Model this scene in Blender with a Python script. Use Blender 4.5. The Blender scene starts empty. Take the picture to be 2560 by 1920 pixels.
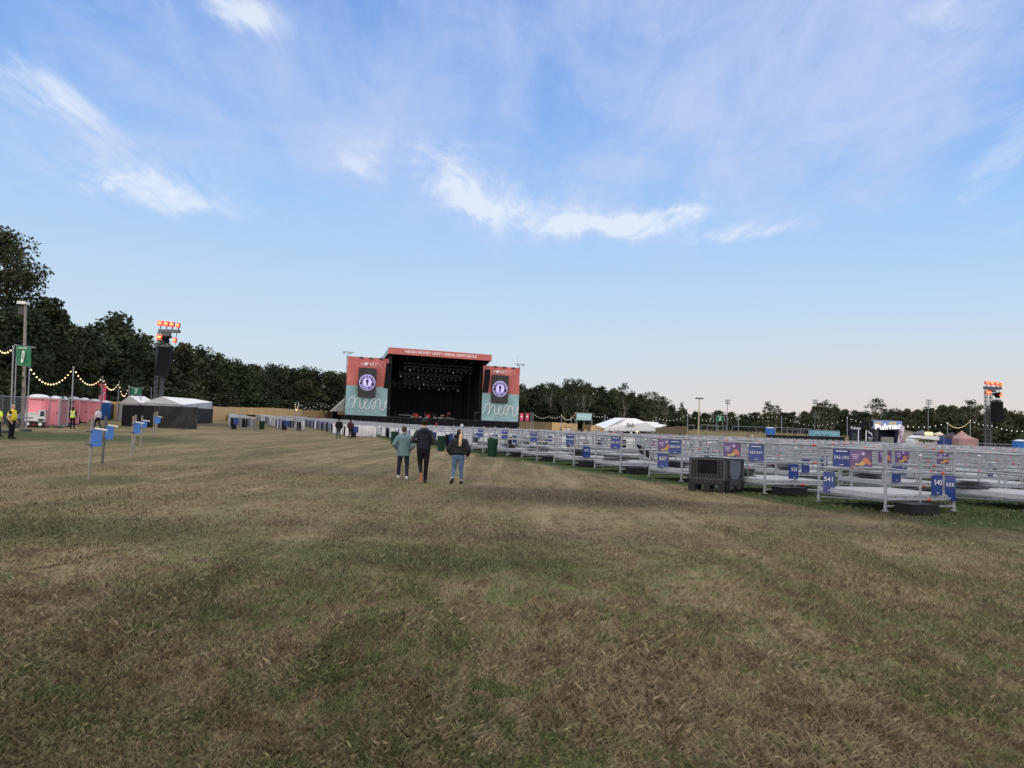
import bpy, math, random
import numpy as np
from mathutils import Vector, Matrix, noise
random.seed(7)
sc = bpy.context.scene
C = sc.collection
PI = math.pi
# ------------------------------------------------------------------ camera
F = 1898.0                      # focal length in photo pixels (2560 wide)
PITCH = math.radians(3.17); ROLL = math.radians(2.29)
CAM = Vector((0, 0, 1.7))
fwd = Vector((0, math.cos(PITCH), math.sin(PITCH)))
r0 = Vector((1, 0, 0)); u0 = Vector((0, -math.sin(PITCH), math.cos(PITCH)))
rgt = r0*math.cos(ROLL) + u0*math.sin(ROLL)
upv = -r0*math.sin(ROLL) + u0*math.cos(ROLL)
cam = bpy.data.objects.new('camera', bpy.data.cameras.new('camera'))
C.objects.link(cam); sc.camera = cam
m = Matrix((rgt, upv, -fwd)).transposed().to_4x4(); m.translation = CAM
cam.matrix_world = m
cam.data.sensor_width = 36; cam.data.lens = 36*F/2560
cam.data.clip_start = 0.1; cam.data.clip_end = 5000
sc.render.resolution_x = 1024; sc.render.resolution_y = 768
sc.view_settings.view_transform = 'Standard'; sc.view_settings.look = 'None'
sc.view_settings.exposure = 0.0; sc.view_settings.gamma = 1
# ------------------------------------------------------------------ world
SUN_EL = math.radians(5); SUN_ROT = math.radians(215)
w = bpy.data.worlds.new('World'); sc.world = w; w.use_nodes = True
nt = w.node_tree; N = nt.nodes; L = nt.links
for n in list(N): N.remove(n)
def nd(t, **k):
    n = N.new(t)
    for a, b in k.items(): setattr(n, a, b)
    return n
def plug(s, v):
    if isinstance(v, bpy.types.NodeSocket): L.new(v, s)
    else: s.default_value = v
def mth(op, a, b=0.0, c=0.0):
    n = nd('ShaderNodeMath', operation=op); plug(n.inputs[0], a); plug(n.inputs[1], b); plug(n.inputs[2], c)
    return n.outputs[0]
def vm(op, a, b=(0,0,0)):
    n = nd('ShaderNodeVectorMath', operation=op); plug(n.inputs[0], a); plug(n.inputs[1], b)
    return n.outputs['Value'] if op == 'DOT_PRODUCT' else n.outputs[0]
def mixc(f, a, b):
    n = nd('ShaderNodeMix', data_type='RGBA'); plug(n.inputs[0], f); plug(n.inputs[6], a); plug(n.inputs[7], b)
    return n.outputs[2]
def ramp(f, stops, interp='LINEAR'):
    n = nd('ShaderNodeValToRGB'); plug(n.inputs[0], f); n.color_ramp.interpolation = interp
    e = n.color_ramp.elements
    while len(e) < len(stops): e.new(0.5)
    for i, (p, c) in enumerate(stops): e[i].position = p; e[i].color = (*c, 1)
    return n.outputs[0]
def srgb(r, g, b):
    f = lambda c: (c/255/12.92) if c/255 <= .04045 else ((c/255+.055)/1.055)**2.4
    return (f(r), f(g), f(b))
def sm(v, lo, hi):
    n = nd('ShaderNodeMapRange', interpolation_type='SMOOTHSTEP'); plug(n.inputs[0], v)
    n.inputs[1].default_value = lo; n.inputs[2].default_value = hi
    return n.outputs[0]
tc = nd('ShaderNodeTexCoord')
D = vm('NORMALIZE', tc.outputs['Generated'])
sep = nd('ShaderNodeSeparateXYZ'); L.new(D, sep.inputs[0])
dx, dy, dz = sep.outputs
sky = nd('ShaderNodeTexSky'); sky.sky_type = 'NISHITA'; sky.sun_disc = False
sky.sun_elevation = SUN_EL; sky.sun_rotation = SUN_ROT; sky.air_density = 1.0; sky.dust_density = 1.0; sky.ozone_density = 2.0
el = mth('MAXIMUM', dz, 0.0)
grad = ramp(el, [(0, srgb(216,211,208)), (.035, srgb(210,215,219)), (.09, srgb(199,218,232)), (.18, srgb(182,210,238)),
                 (.27, srgb(157,197,243)), (.37, srgb(130,174,235)), (.50, srgb(110,153,223)), (.60, srgb(150,168,215)), (.74, (1.0,.95,.86)), (1.0, (1.0,.93,.82))])  # last two stops: bright warm overhead sky, added out of view as fill light
gradL = grad
warm = mth('MULTIPLY', mth('SMOOTH_MIN', mth('MAXIMUM', mth('MULTIPLY_ADD', dx, 2.2, .12), 0), 1.0, .2), mth('MAXIMUM', mth('MULTIPLY_ADD', dz, -6.5, 1.0), 0.0))
grad = mixc(mth('MULTIPLY', warm, .95), grad, (*srgb(220,208,203), 1))
gm = vm('SCALE', grad); L.new(mth('MULTIPLY_ADD', sm(el, .56, .78), 9.0, 11.0), gm.node.inputs[3])  # extra gain on the unseen overhead sky, added to light the ground
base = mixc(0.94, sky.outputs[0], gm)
# clouds: streaks that run along +Y on a high flat layer, seen in perspective
inv = mth('DIVIDE', 1.0, mth('ADD', dz, .10))
pl = vm('SCALE', D); L.new(inv, pl.node.inputs[3])
def streak(sx, sy, rot, scale, detail, rough, dist, off=0):
    mp = nd('ShaderNodeMapping'); L.new(pl, mp.inputs[0])
    mp.inputs['Location'].default_value = (off, off*.7, 0)
    mp.inputs['Rotation'].default_value = (0, 0, math.radians(rot)); mp.inputs['Scale'].default_value = (sx, sy, 0.0)
    n = nd('ShaderNodeTexNoise'); L.new(mp.outputs[0], n.inputs[0])
    n.inputs['Scale'].default_value = scale; n.inputs['Detail'].default_value = detail
    n.inputs['Roughness'].default_value = rough; n.inputs['Distortion'].default_value = dist
    return n.outputs[0]
fine = streak(2.2, 1.0, 24, 2.3, 12, .66, .8)
fib = streak(3.6, .9, -38, 1.1, 10, .62, .55, 5.2)
fibl = streak(3.6, .9, 42, 1.1, 10, .62, .55, 2.2)
mid = streak(1.2, .8, -14, 1.1, 7, .58, 1.1, 3.3)
wide = streak(.8, .6, 10, .55, 4, .5, .6, 8.1)
def ray(px, py):
    return (fwd + rgt*((px-1280)/F) - upv*((py-960)/F))
def mask(p, q, wid, amp, fade=1.0):
    """soft elongated patch of cloud between two directions of the sky"""
    a = ray(*p).normalized(); b = ray(*q).normalized()
    c = ((a+b)/2).normalized(); t = (b-a); ln = t.length/2; t.normalize(); s = c.cross(t).normalized()
    x = mth('DIVIDE', vm('DOT_PRODUCT', D, tuple(t)), ln); y = mth('DIVIDE', vm('DOT_PRODUCT', D, tuple(s)), wid/F)
    r = mth('ADD', mth('MULTIPLY', x, x), mth('MULTIPLY', y, y))
    e = mth('MULTIPLY', mth('EXPONENT', mth('MULTIPLY', r, -1.0)), amp)
    return mth('MULTIPLY', e, mth('GREATER_THAN', dy, 0.0))
hard = None
for mk in [((-80,130),(290,310),54,1.0), ((20,400),(640,530),62,.85), ((300,480),(600,545),26,.8), ((940,350),(1430,550),80,.85),
           ((1580,570),(1800,505),34,1.3), ((1440,560),(1700,570),34,.8), ((1740,600),(1985,570),24,1.25), ((2620,260),(2400,530),50,1.5), ((420,-20),(720,60),50,1.0), ((1100,500),(1440,570),50,.7),
           ((1240,650),(1340,800),20,.35), ((2230,90),(2480,-20),70,.45), ((800,380),(960,480),50,.45), ((2460,540),(2600,600),30,.4)]:
    v = mask(*mk); hard = v if hard is None else mth('ADD', hard, v)
soft = None
for mk in [((180,0),(1350,500),150,1.25), ((1300,120),(2650,40),230,1.0), ((2560,120),(1850,600),150,.75), ((1500,470),(2350,180),150,.9), ((-200,280),(560,440),120,.8), ((1400,540),(2100,440),110,.5),((-300,-150),(3000,-250),300,.75),((700,560),(1900,480),120,.35)]:
    v = mask(*mk); soft = v if soft is None else mth('ADD', soft, v)
side = sm(dx, -.22, .12)
fb = mth('ADD', mth('MULTIPLY', fib, side), mth('MULTIPLY', fibl, mth('SUBTRACT', 1.0, side)))
tex1 = mth('ADD', mth('MULTIPLY', fb, .55), mth('MULTIPLY', fine, .45))
tex2 = mth('ADD', mth('ADD', mth('MULTIPLY', fb, .22), mth('MULTIPLY', fine, .25)), mth('MULTIPLY', mid, .53))
# cover minus threshold keeps torn edges instead of soft blobs
hm = mth('MINIMUM', hard, 1.2); sf = mth('MINIMUM', soft, 1.2)
c1 = mth('MULTIPLY', sm(mth('ADD', tex1, mth('MULTIPLY', hm, .16)), .50, .80), mth('MINIMUM', mth('MULTIPLY', hm, 1.25), 1.0))
c2 = mth('MULTIPLY', sm(mth('ADD', tex2, mth('MULTIPLY', sf, .10)), .46, .72), mth('MINIMUM', mth('MULTIPLY', sf, 1.3), 1.0))
c3 = mth('MULTIPLY', sm(mth('ADD', mth('MULTIPLY', wide, .6), mth('MULTIPLY', fine, .4)), .46, .75), mth('MULTIPLY', sm(dz, .08, .35), .40))
front = mth('GREATER_THAN', dy, -2.0)
cl = mth('MINIMUM', mth('ADD', mth('ADD', mth('MULTIPLY', c1, .66), mth('ADD', mth('MULTIPLY', c2, .72), mth('MULTIPLY', sf, .07))), c3), 1.0)
ccol = vm('SCALE', mixc(mth('MINIMUM', mth('MULTIPLY', c1, 1.6), 1.0), (*srgb(192,208,240), 1), (*srgb(228,236,249), 1))); ccol.node.inputs[3].default_value = 10.3
fin = mixc(mth('MULTIPLY', cl, .86), base, ccol)
# sunset-like glow added to the unseen sky behind the camera, warms the light
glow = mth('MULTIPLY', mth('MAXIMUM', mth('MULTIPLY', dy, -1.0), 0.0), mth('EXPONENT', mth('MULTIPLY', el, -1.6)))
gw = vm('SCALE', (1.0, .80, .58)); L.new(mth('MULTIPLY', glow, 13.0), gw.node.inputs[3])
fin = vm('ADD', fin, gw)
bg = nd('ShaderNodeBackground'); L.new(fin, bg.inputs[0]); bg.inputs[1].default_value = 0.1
out = nd('ShaderNodeOutputWorld'); L.new(bg.outputs[0], out.inputs[0])
# ------------------------------------------------------------------ sun (just set: weak, wide)
sl = bpy.data.lights.new('sun', 'SUN'); sl.energy = 0.8; sl.angle = math.radians(20); sl.color = (1, .86, .72)
sun = bpy.data.objects.new('sun', sl); C.objects.link(sun)
sd = Vector((math.sin(SUN_ROT)*math.cos(SUN_EL), math.cos(SUN_ROT)*math.cos(SUN_EL), math.sin(SUN_EL)+.16))
sun.rotation_euler = sd.to_track_quat('Z', 'Y').to_euler()

# ------------------------------------------------------------------ terrain
def ss(t): t = max(0., min(1., t)); return t*t*(3-2*t)
def g(x, y):
    if y < 5: return 0.0
    t = x/y
    z = .0062*max(0, y-12)*ss((-.1-t)/.25)*(1 if y < 260 else 260/y)
    z += 2.3*ss((y-135)/80)*ss((t-.17)/.08)*(1-.75*ss((t-.42)/.1))
    return z
def gp(px, py):
    """ground point seen at a photo pixel"""
    d = ray(px, py); lo = 2.0; s = 2.0
    while s < 900:
        p = CAM + d*s
        if p.z <= g(p.x, p.y):
            a, b = s*.98, s
            for _ in range(24):
                mm = (a+b)/2; q = CAM+d*mm
                if q.z <= g(q.x, q.y): b = mm
                else: a = mm
            q = CAM+d*b
            return Vector((q.x, q.y, g(q.x, q.y)))
        s *= 1.01
    raise ValueError((px, py))
def at(px, py, Y):
    d = ray(px, py); return CAM + d*(Y/d.y)
def gd(px, Y):
    """ground point under a photo column at depth Y"""
    d = ray(px, 1014+.04*px); q = CAM + d*(Y/d.y); return Vector((q.x, q.y, g(q.x, q.y)))
# site axes: the stage and the pens share them
AX = math.radians(20.5)
U = Vector((math.cos(AX), math.sin(AX), 0)); V = Vector((-math.sin(AX), math.cos(AX), 0))
P0 = Vector((9.1, 18.4, 0))

# ------------------------------------------------------------------ materials
MATS = {}
def mat(name, col, rough=.7, metal=0.0, var=.12, vscale=6.0, bump=0.0, emit=None, es=1.0, streaks=0, alpha=1.0, trans=0.0):
    if name in MATS: return MATS[name]
    m = bpy.data.materials.new(name); m.use_nodes = True; t = m.node_tree; b = t.nodes['Principled BSDF']
    b.inputs['Roughness'].default_value = rough; b.inputs['Metallic'].default_value = metal
    b.inputs['Base Color'].default_value = (*col, 1)
    if max(col) < .09 and not metal: b.inputs['Specular IOR Level'].default_value = .18
    if var > 0:
        c = t.nodes.new('ShaderNodeTexCoord'); n = t.nodes.new('ShaderNodeTexNoise'); n.inputs['Scale'].default_value = vscale; n.inputs['Detail'].default_value = 6
        src = c.outputs['Object']
        if streaks:
            mp = t.nodes.new('ShaderNodeMapping'); mp.inputs['Scale'].default_value = (streaks, streaks, .25); t.links.new(src, mp.inputs[0]); src = mp.outputs[0]
        t.links.new(src, n.inputs[0])
        mx = t.nodes.new('ShaderNodeMix'); mx.data_type = 'RGBA'
        r = t.nodes.new('ShaderNodeMapRange'); r.inputs[1].default_value = .3; r.inputs[2].default_value = .7; t.links.new(n.outputs[0], r.inputs[0])
        t.links.new(r.outputs[0], mx.inputs[0])
        mx.inputs[6].default_value = (*[c_*(1-var) for c_ in col], 1); mx.inputs[7].default_value = (*[min(1, c_*(1+var)) for c_ in col], 1)
        t.links.new(mx.outputs[2], b.inputs['Base Color'])
        if bump > 0:
            bp = t.nodes.new('ShaderNodeBump'); bp.inputs['Strength'].default_value = bump; bp.inputs['Distance'].default_value = .05
            t.links.new(n.outputs[0], bp.inputs['Height']); t.links.new(bp.outputs[0], b.inputs['Normal'])
    if emit: b.inputs['Emission Color'].default_value = (*emit, 1); b.inputs['Emission Strength'].default_value = es
    if alpha < 1: b.inputs['Alpha'].default_value = alpha
    if trans: b.inputs['Transmission Weight'].default_value = trans
    MATS[name] = m; return m
galv = mat('galvanised steel', (.30,.315,.34), .5, .35, .25, 9)
deckm = mat('deck aluminium', (.36,.37,.39), .7, .0, .14, 5, .1)
dgrey = mat('dark steel', (.05,.052,.055), .6, .3, .2, 6)
black = mat('black fabric', (.006,.006,.008), .85, 0, .3, 3, .2)
blackp = mat('black plastic', (.008,.008,.010), .65, 0, .25, 6)
white = mat('white canvas', (.74,.73,.73), .75, 0, .09, 1.2, .5)
whitep = mat('white paint', (.72,.72,.70), .45, 0, .07, 3)
blue = mat('sign blue', (.010,.034,.19), .45, 0, .05, 4)
bright_blue = mat('panel blue', (.018,.13,.44), .5, 0, .08, 4)
wood = mat('new timber', (.62,.41,.19), .85, 0, .28, 1.4, .1, streaks=7)
woodd = mat('brown timber', (.19,.135,.07), .85, 0, .3, 1.4, .1, streaks=7)
postw = mat('weathered post', (.26,.235,.20), .85, 0, .3, 5, .2)
coral = mat('coral banner', (.58,.155,.135), .75, 0, .10, .35, .3)
teal = mat('teal banner', (.32,.48,.48), .75, 0, .06, .35, .3)
letter = mat('white lettering', (.80,.79,.78), .6, 0, .0)
greenbin = mat('green plastic', (.010,.040,.022), .5, 0, .15, 4)
green = mat('sign green', (.02,.19,.09), .6, 0, .1, 2)
pink = mat('pink plastic', (.84,.27,.31), .5, 0, .06, 1.5)
pinkf = mat('pink flag', (.68,.07,.16), .7, 0, .08, 2)
red = mat('red clip', (.55,.05,.03), .5, 0, .05)
skin = mat('skin', (.50,.27,.20), .6, 0, .06, 20)
bulb = mat('warm bulb', (.9,.7,.4), .4, 0, 0, emit=(1, .74, .40), es=1.5)
bulbw = mat('pale bulb', (.9,.9,.8), .4, 0, 0, emit=(.95, .97, .9), es=.7)
lampred = mat('red floodlight glass', (.9,.05,.02), .4, 0, 0, emit=(1, .035, .02), es=3.2)
lamphot = mat('hot floodlight core', (1,.3,.1), .4, 0, 0, emit=(1, .20, .03), es=3.6)
glass = mat('dark glass', (.03,.045,.055), .12, 0, 0)
rubber = mat('rubber', (.02,.02,.02), .8, 0, .2, 8)

# ------------------------------------------------------------------ mesh builder
class MB:
    def __init__(s): s.v = []; s.f = []; s.m = []; s.mats = []
    def mi(s, m):
        if m is None: return 0
        if m not in s.mats: s.mats.append(m)
        return s.mats.index(m)
    def add(s, vs, fs, m=None):
        o = len(s.v); s.v += [tuple(v) for v in vs]; k = s.mi(m)
        for f in fs: s.f.append(tuple(i+o for i in f)); s.m.append(k)
    def box(s, c, d, m=None, rz=0, rx=0, ry=0, taper=1.0):
        R = Matrix.Rotation(rz, 3, 'Z') @ Matrix.Rotation(ry, 3, 'Y') @ Matrix.Rotation(rx, 3, 'X'); c = Vector(c)
        vs = []
        for z in (-1, 1):
            k = taper if z > 0 else 1
            for x, y in ((-1,-1),(1,-1),(1,1),(-1,1)): vs.append(c + R @ Vector((x*d[0]/2*k, y*d[1]/2*k, z*d[2]/2)))
        s.add(vs, [(3,2,1,0),(4,5,6,7),(0,1,5,4),(1,2,6,5),(2,3,7,6),(3,0,4,7)], m)
    def tube(s, p, q, r, m=None, n=6, r2=None):
        p = Vector(p); q = Vector(q); d = q-p
        if d.length < 1e-6: return
        d.normalize(); a = d.orthogonal().normalized(); b = d.cross(a); r2 = r if r2 is None else r2
        vs = [p + (a*math.cos(2*PI*i/n) + b*math.sin(2*PI*i/n))*r for i in range(n)] + [q + (a*math.cos(2*PI*i/n) + b*math.sin(2*PI*i/n))*r2 for i in range(n)]
        s.add(vs, [(i, (i+1) % n, n+(i+1) % n, n+i) for i in range(n)] + [tuple(range(n-1, -1, -1)), tuple(range(n, 2*n))], m)
    def path(s, pts, r, m=None, n=5):
        for a, b in zip(pts, pts[1:]): s.tube(a, b, r, m, n)
    def lathe(s, c, prof, m=None, n=16):
        vs = []
        for r, z in prof:
            for i in range(n): vs.append((c[0]+r*math.cos(2*PI*i/n), c[1]+r*math.sin(2*PI*i/n), c[2]+z))
        fs = [(k*n+i, k*n+(i+1) % n, (k+1)*n+(i+1) % n, (k+1)*n+i) for k in range(len(prof)-1) for i in range(n)]
        fs += [tuple(range(n-1, -1, -1)), tuple(range((len(prof)-1)*n, len(prof)*n))]
        s.add(vs, fs, m)
    def loft(s, rings, m=None, n=14):
        """rings: (centre, rx, ry) ellipses, horizontal unless a 4th item gives the axis"""
        vs = []
        for rg in rings:
            c = Vector(rg[0]); ax = Vector(rg[3]).normalized() if len(rg) > 3 else Vector((0,0,1))
            a = Vector((1,0,0)); a = (a - ax*a.dot(ax)).normalized(); b = ax.cross(a)
            for i in range(n):
                th = 2*PI*i/n; vs.append(c + a*rg[1]*math.cos(th) + b*rg[2]*math.sin(th))
        K = len(rings)
        s.add(vs, [(k*n+i, k*n+(i+1) % n, (k+1)*n+(i+1) % n, (k+1)*n+i) for k in range(K-1) for i in range(n)] + [tuple(range(n-1,-1,-1)), tuple(range((K-1)*n, K*n))], m)
    def ball(s, c, r, m=None, nu=10, nv=6):
        rx, ry, rz = (r, r, r) if not hasattr(r, '__len__') else r
        vs = [(c[0], c[1], c[2]-rz)]
        for k in range(1, nv):
            a = -PI/2 + PI*k/nv
            for i in range(nu): vs.append((c[0]+rx*math.cos(a)*math.cos(2*PI*i/nu), c[1]+ry*math.cos(a)*math.sin(2*PI*i/nu), c[2]+rz*math.sin(a)))
        vs.append((c[0], c[1], c[2]+rz)); t = len(vs)-1
        fs = [(0, 1+(i+1) % nu, 1+i) for i in range(nu)]
        for k in range(nv-2):
            o = 1+k*nu; fs += [(o+i, o+(i+1) % nu, o+nu+(i+1) % nu, o+nu+i) for i in range(nu)]
        o = 1+(nv-2)*nu; fs += [(o+i, o+(i+1) % nu, t) for i in range(nu)]
        s.add(vs, fs, m)
    def prism(s, poly, y0, y1, m=None, axis='y'):
        """extrude an (x, z) outline from y0 to y1"""
        n = len(poly); vs = [(x, y0, z) for x, z in poly] + [(x, y1, z) for x, z in poly]
        if axis == 'x': vs = [(y, x, z) for x, y, z in vs]
        s.add(vs, [tuple(range(n)), tuple(range(2*n-1, n-1, -1))] + [(i, i+n, (i+1) % n+n, (i+1) % n) for i in range(n)], m)
    def mesh(s, name, smooth=False):
        me = bpy.data.meshes.new(name); me.from_pydata(s.v, [], s.f)
        for m_ in s.mats: me.materials.append(m_)
        if len(s.mats) > 1: me.polygons.foreach_set('material_index', s.m)
        if smooth: me.polygons.foreach_set('use_smooth', [True]*len(s.f))
        me.update(); return me
    def build(s, name, m=None, parent=None, smooth=False, loc=None, rz=0):
        if m is not None and not s.mats: s.mats = [m]
        o = bpy.data.objects.new(name, s.mesh(name, smooth)); C.objects.link(o)
        if parent: o.parent = parent
        if loc is not None: o.location = loc
        if rz: o.rotation_euler.z = rz
        return o
def tag(o, label=None, cat=None, group=None, kind=None):
    if label: o['label'] = label
    if cat: o['category'] = cat
    if group: o['group'] = group
    if kind: o['kind'] = kind
    return o
def empty(name, loc, rz, label, cat, group=None):
    o = bpy.data.objects.new(name, None); C.objects.link(o); o.location = loc; o.rotation_euler = (0, 0, rz); o.empty_display_size = .2
    return tag(o, label, cat, group)
def copy_tree(o, parent=None):
    c = o.copy(); C.objects.link(c); c.parent = parent
    for ch in KIDS(o): copy_tree(ch, c)
    return c
KC = {}
def KIDS(o):
    k = o.name
    if k not in KC: KC[k] = list(o.children)
    return KC[k]
def place(o, loc, rz=0, s=None, label=None, group=None):
    o.location = loc; o.rotation_euler = (0, 0, rz)
    if s: o.scale = (s, s, s) if not hasattr(s, '__len__') else s
    if label: o['label'] = label
    if group: o['group'] = group
    return o
TXT = {}
TS = bpy.data.scenes.new('workbench'); TC = TS.collection     # evaluates text and voxel meshes, removed at the end
def evalmesh(ob):
    TC.objects.link(ob); vl = TS.view_layers[0]; vl.update()
    me = bpy.data.meshes.new_from_object(ob.evaluated_get(vl.depsgraph)); return me
def textmesh(s, size=1.0, bold=.0):
    key = (s, size, bold)
    if key in TXT: return TXT[key]
    cu = bpy.data.curves.new('t', 'FONT'); cu.body = s; cu.size = size; cu.align_x = 'CENTER'; cu.align_y = 'CENTER'; cu.offset = bold; cu.extrude = .001; cu.resolution_u = 3
    ob = bpy.data.objects.new('t', cu); 
    me = evalmesh(ob)
    vs = [tuple(v.co) for v in me.vertices]; fs = [tuple(p.vertices) for p in me.polygons]
    bpy.data.objects.remove(ob); bpy.data.curves.remove(cu); bpy.data.meshes.remove(me)
    TXT[key] = (vs, fs); return vs, fs
def addtext(mb, s, c, size, m, bold=0.0, rot=0.0, width=None, thick=1.0, flip=False):
    """text in the x-z plane at c facing -y; rot turns it in that plane; width squeezes it"""
    vs, fs = textmesh(s, size, bold)
    if not vs: return
    x0 = min(v[0] for v in vs); x1 = max(v[0] for v in vs); k = (width/(x1-x0)) if width else 1
    ca, sa = math.cos(rot), math.sin(rot)
    P = []
    for x, y, z in vs:
        x *= k; X = x*ca - y*sa; Z = x*sa + y*ca
        P.append((c[0]+X, c[1]-z*thick, c[2]+Z))
    mb.add(P, fs, m)
# ------------------------------------------------------------------ ground
def mknodes(t):
    def new(ty, **k):
        n = t.nodes.new(ty)
        for a, b in k.items(): setattr(n, a, b)
        return n
    return new
def ground_color(t):
    """world-position colour of the trampled field, shared by soil and blades"""
    new = mknodes(t); Lk = t.links
    geo = new('ShaderNodeNewGeometry'); P = geo.outputs['Position']
    def noi(scale, det=4, rough=.6, sc=(1,1,1), rot=0, dist=0, loc=(0,0,0)):
        mp = new('ShaderNodeMapping'); Lk.new(P, mp.inputs[0]); mp.inputs['Scale'].default_value = sc; mp.inputs['Rotation'].default_value = (0,0,rot); mp.inputs['Location'].default_value = loc
        n = new('ShaderNodeTexNoise'); Lk.new(mp.outputs[0], n.inputs[0]); n.inputs['Scale'].default_value = scale; n.inputs['Detail'].default_value = det; n.inputs['Roughness'].default_value = rough; n.inputs['Distortion'].default_value = dist
        return n.outputs[0]
    def mr(v, lo, hi, a=0., b=1.):
        n = new('ShaderNodeMapRange', interpolation_type='SMOOTHSTEP'); Lk.new(v, n.inputs[0])
        for i, x in enumerate((lo, hi, a, b)): n.inputs[i+1].default_value = x
        return n.outputs[0]
    def M(op, a, b):
        n = new('ShaderNodeMath', operation=op)
        for s_, v in ((n.inputs[0], a), (n.inputs[1], b)):
            if isinstance(v, (int, float)): s_.default_value = v
            else: Lk.new(v, s_)
        return n.outputs[0]
    def mix(f, a, b):
        n = new('ShaderNodeMix', data_type='RGBA')
        Lk.new(f, n.inputs[0])
        for s_, v in ((n.inputs[6], a), (n.inputs[7], b)):
            if isinstance(v, tuple): s_.default_value = (*v, 1)
            else: Lk.new(v, s_)
        return n.outputs[2]
    big = noi(.16, 3, .55, (1, .45, 1), -.35, .6)
    med = noi(.9, 5, .65, (1, .34, 1), -.34, .6)
    sml = noi(6.5, 5, .7, (1, .7, 1), .2, .4)
    tiny = noi(45, 3, .7)
    clump = noi(2.4, 5, .65, (1, .6, 1), .5, .9, (2, 9, 0))
    track = noi(.8, 5, .62, (1.5, .06, 1), -.34, .35, (3, 1, 0))
    n0 = M('ADD', M('ADD', M('ADD', M('MULTIPLY', big, .17), M('MULTIPLY', med, .25)), M('MULTIPLY', clump, .32)), M('MULTIPLY', sml, .26))
    greenf = mr(n0, .455, .545)
    sep = new('ShaderNodeSeparateXYZ'); Lk.new(P, sep.inputs[0]); X, Y = sep.outputs[0], sep.outputs[1]
    # position across the site (u) and into it (v), measured from the corner of the first platform
    uu = M('ADD', M('MULTIPLY', M('SUBTRACT', X, P0.x), U.x), M('MULTIPLY', M('SUBTRACT', Y, P0.y), U.y))
    vv = M('ADD', M('MULTIPLY', M('SUBTRACT', X, P0.x), V.x), M('MULTIPLY', M('SUBTRACT', Y, P0.y), V.y))
    wob = M('MULTIPLY', M('SUBTRACT', med, .5), 3.0)
    dist = M('ADD', Y, 0.0)
    near = M('SUBTRACT', 1.0, mr(Y, 5, 16))
    greenf = M('MULTIPLY', greenf, M('ADD', M('MULTIPLY', near, .45), .5))
    straw = mix(mr(M('ADD', M('MULTIPLY', sml, .5), M('MULTIPLY', clump, .5)), .40, .62), (.135, .100, .058), (.36, .285, .17))
    farstraw = mix(mr(track, .38, .64), (.265, .20, .122), (.150, .114, .068))
    straw = mix(mr(Y, 9, 34), straw, farstraw)
    ruts = M('MULTIPLY', mr(noi(1.0, 5, .6, (1.5, .10, 1), -.36, .5, (7, 2, 0)), .54, .68), .55)
    straw = mix(ruts, straw, (.36, .29, .18))
    grn = mix(mr(sml, .35, .65), (.046, .070, .022), (.115, .145, .050))
    col = mix(greenf, straw, grn)
    col = mix(mr(med, .50, .66, 0, .35), col, (.085, .060, .040))
    # lush unworn grass under and just in front of the pens
    a1 = mr(M('ADD', uu, wob), -2.2, -.5); b1 = mr(M('ADD', vv, wob), -4.0, -2.0)
    lush = M('MULTIPLY', a1, b1)
    # strip along the outer barrier pens, and at the left fences
    col = mix(M('MULTIPLY', lush, .92), col, mix(mr(sml, .35, .65), (.017, .038, .010), (.045, .082, .023)))
    # bare worn earth
    def patch(px, py, sx, sy, amt):
        c = gp(px, py)
        a = M('DIVIDE', M('SUBTRACT', X, c.x), sx); b = M('DIVIDE', M('SUBTRACT', Y, c.y), sy)
        r = M('ADD', M('ADD', M('MULTIPLY', a, a), M('MULTIPLY', b, b)), M('MULTIPLY', M('SUBTRACT', med, .5), 2.6))
        return M('MULTIPLY', M('SUBTRACT', 1.0, mr(r, .2, 1.2)), amt)
    for pt in [(1420,1238,3.4,2.6,.8),(1900,1275,5.5,1.7,.55),(2400,1330,4,1.2,.45),(1150,1250,3.2,1.3,.35),(560,1062,7,14,.85),(1250,1330,6,1.2,.3),(900,1180,5,2.5,.35),(300,1500,1.5,.7,.3)]:
        col = mix(patch(*pt), col, (.082, .062, .047))
    for pt in [(130,1090,9,7,.8),(230,1200,1.4,1.6,.5),(1000,1380,3.0,.9,.5),(150,1320,3,1.4,.5),(1250,1420,2,.8,.4)]:
        col = mix(patch(*pt), col, (.045, .070, .022))
    return col, tiny, sml, mr, mix, M, new
gm_ = bpy.data.materials.new('field grass and soil'); gm_.use_nodes = True
t_ = gm_.node_tree; col, tiny, sml, mr, mix, M, new = ground_color(t_)
bs = t_.nodes['Principled BSDF']; bs.inputs['Roughness'].default_value = .95; bs.inputs['Specular IOR Level'].default_value = .1
colv = mix(mr(tiny, .35, .7), (.03, .026, .016), col)
n = t_.nodes.new('ShaderNodeMix'); n.data_type = 'RGBA'; n.inputs[0].default_value = .2
t_.links.new(col, n.inputs[6]); t_.links.new(colv, n.inputs[7]); t_.links.new(n.outputs[2], bs.inputs['Base Color'])
bp = t_.nodes.new('ShaderNodeBump'); bp.inputs['Strength'].default_value = .5; bp.inputs['Distance'].default_value = .03
t_.links.new(M('ADD', M('MULTIPLY', tiny, .3), sml), bp.inputs['Height']); t_.links.new(bp.outputs[0], bs.inputs['Normal'])
bm_ = bpy.data.materials.new('grass blades'); bm_.use_nodes = True
t_ = bm_.node_tree; col, tiny, sml, mr, mix, M, new = ground_color(t_)
bs = t_.nodes['Principled BSDF']; bs.inputs['Roughness'].default_value = .8; bs.inputs['Specular IOR Level'].default_value = .15
at_ = t_.nodes.new('ShaderNodeAttribute'); at_.attribute_name = 'tone'
n1 = mix(mr(at_.outputs['Fac'], .0, .35, .55, 0), col, (.045, .05, .022))
n2 = mix(mr(at_.outputs['Fac'], .62, 1.0, 0, .62), n1, (.44, .36, .22))
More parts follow.
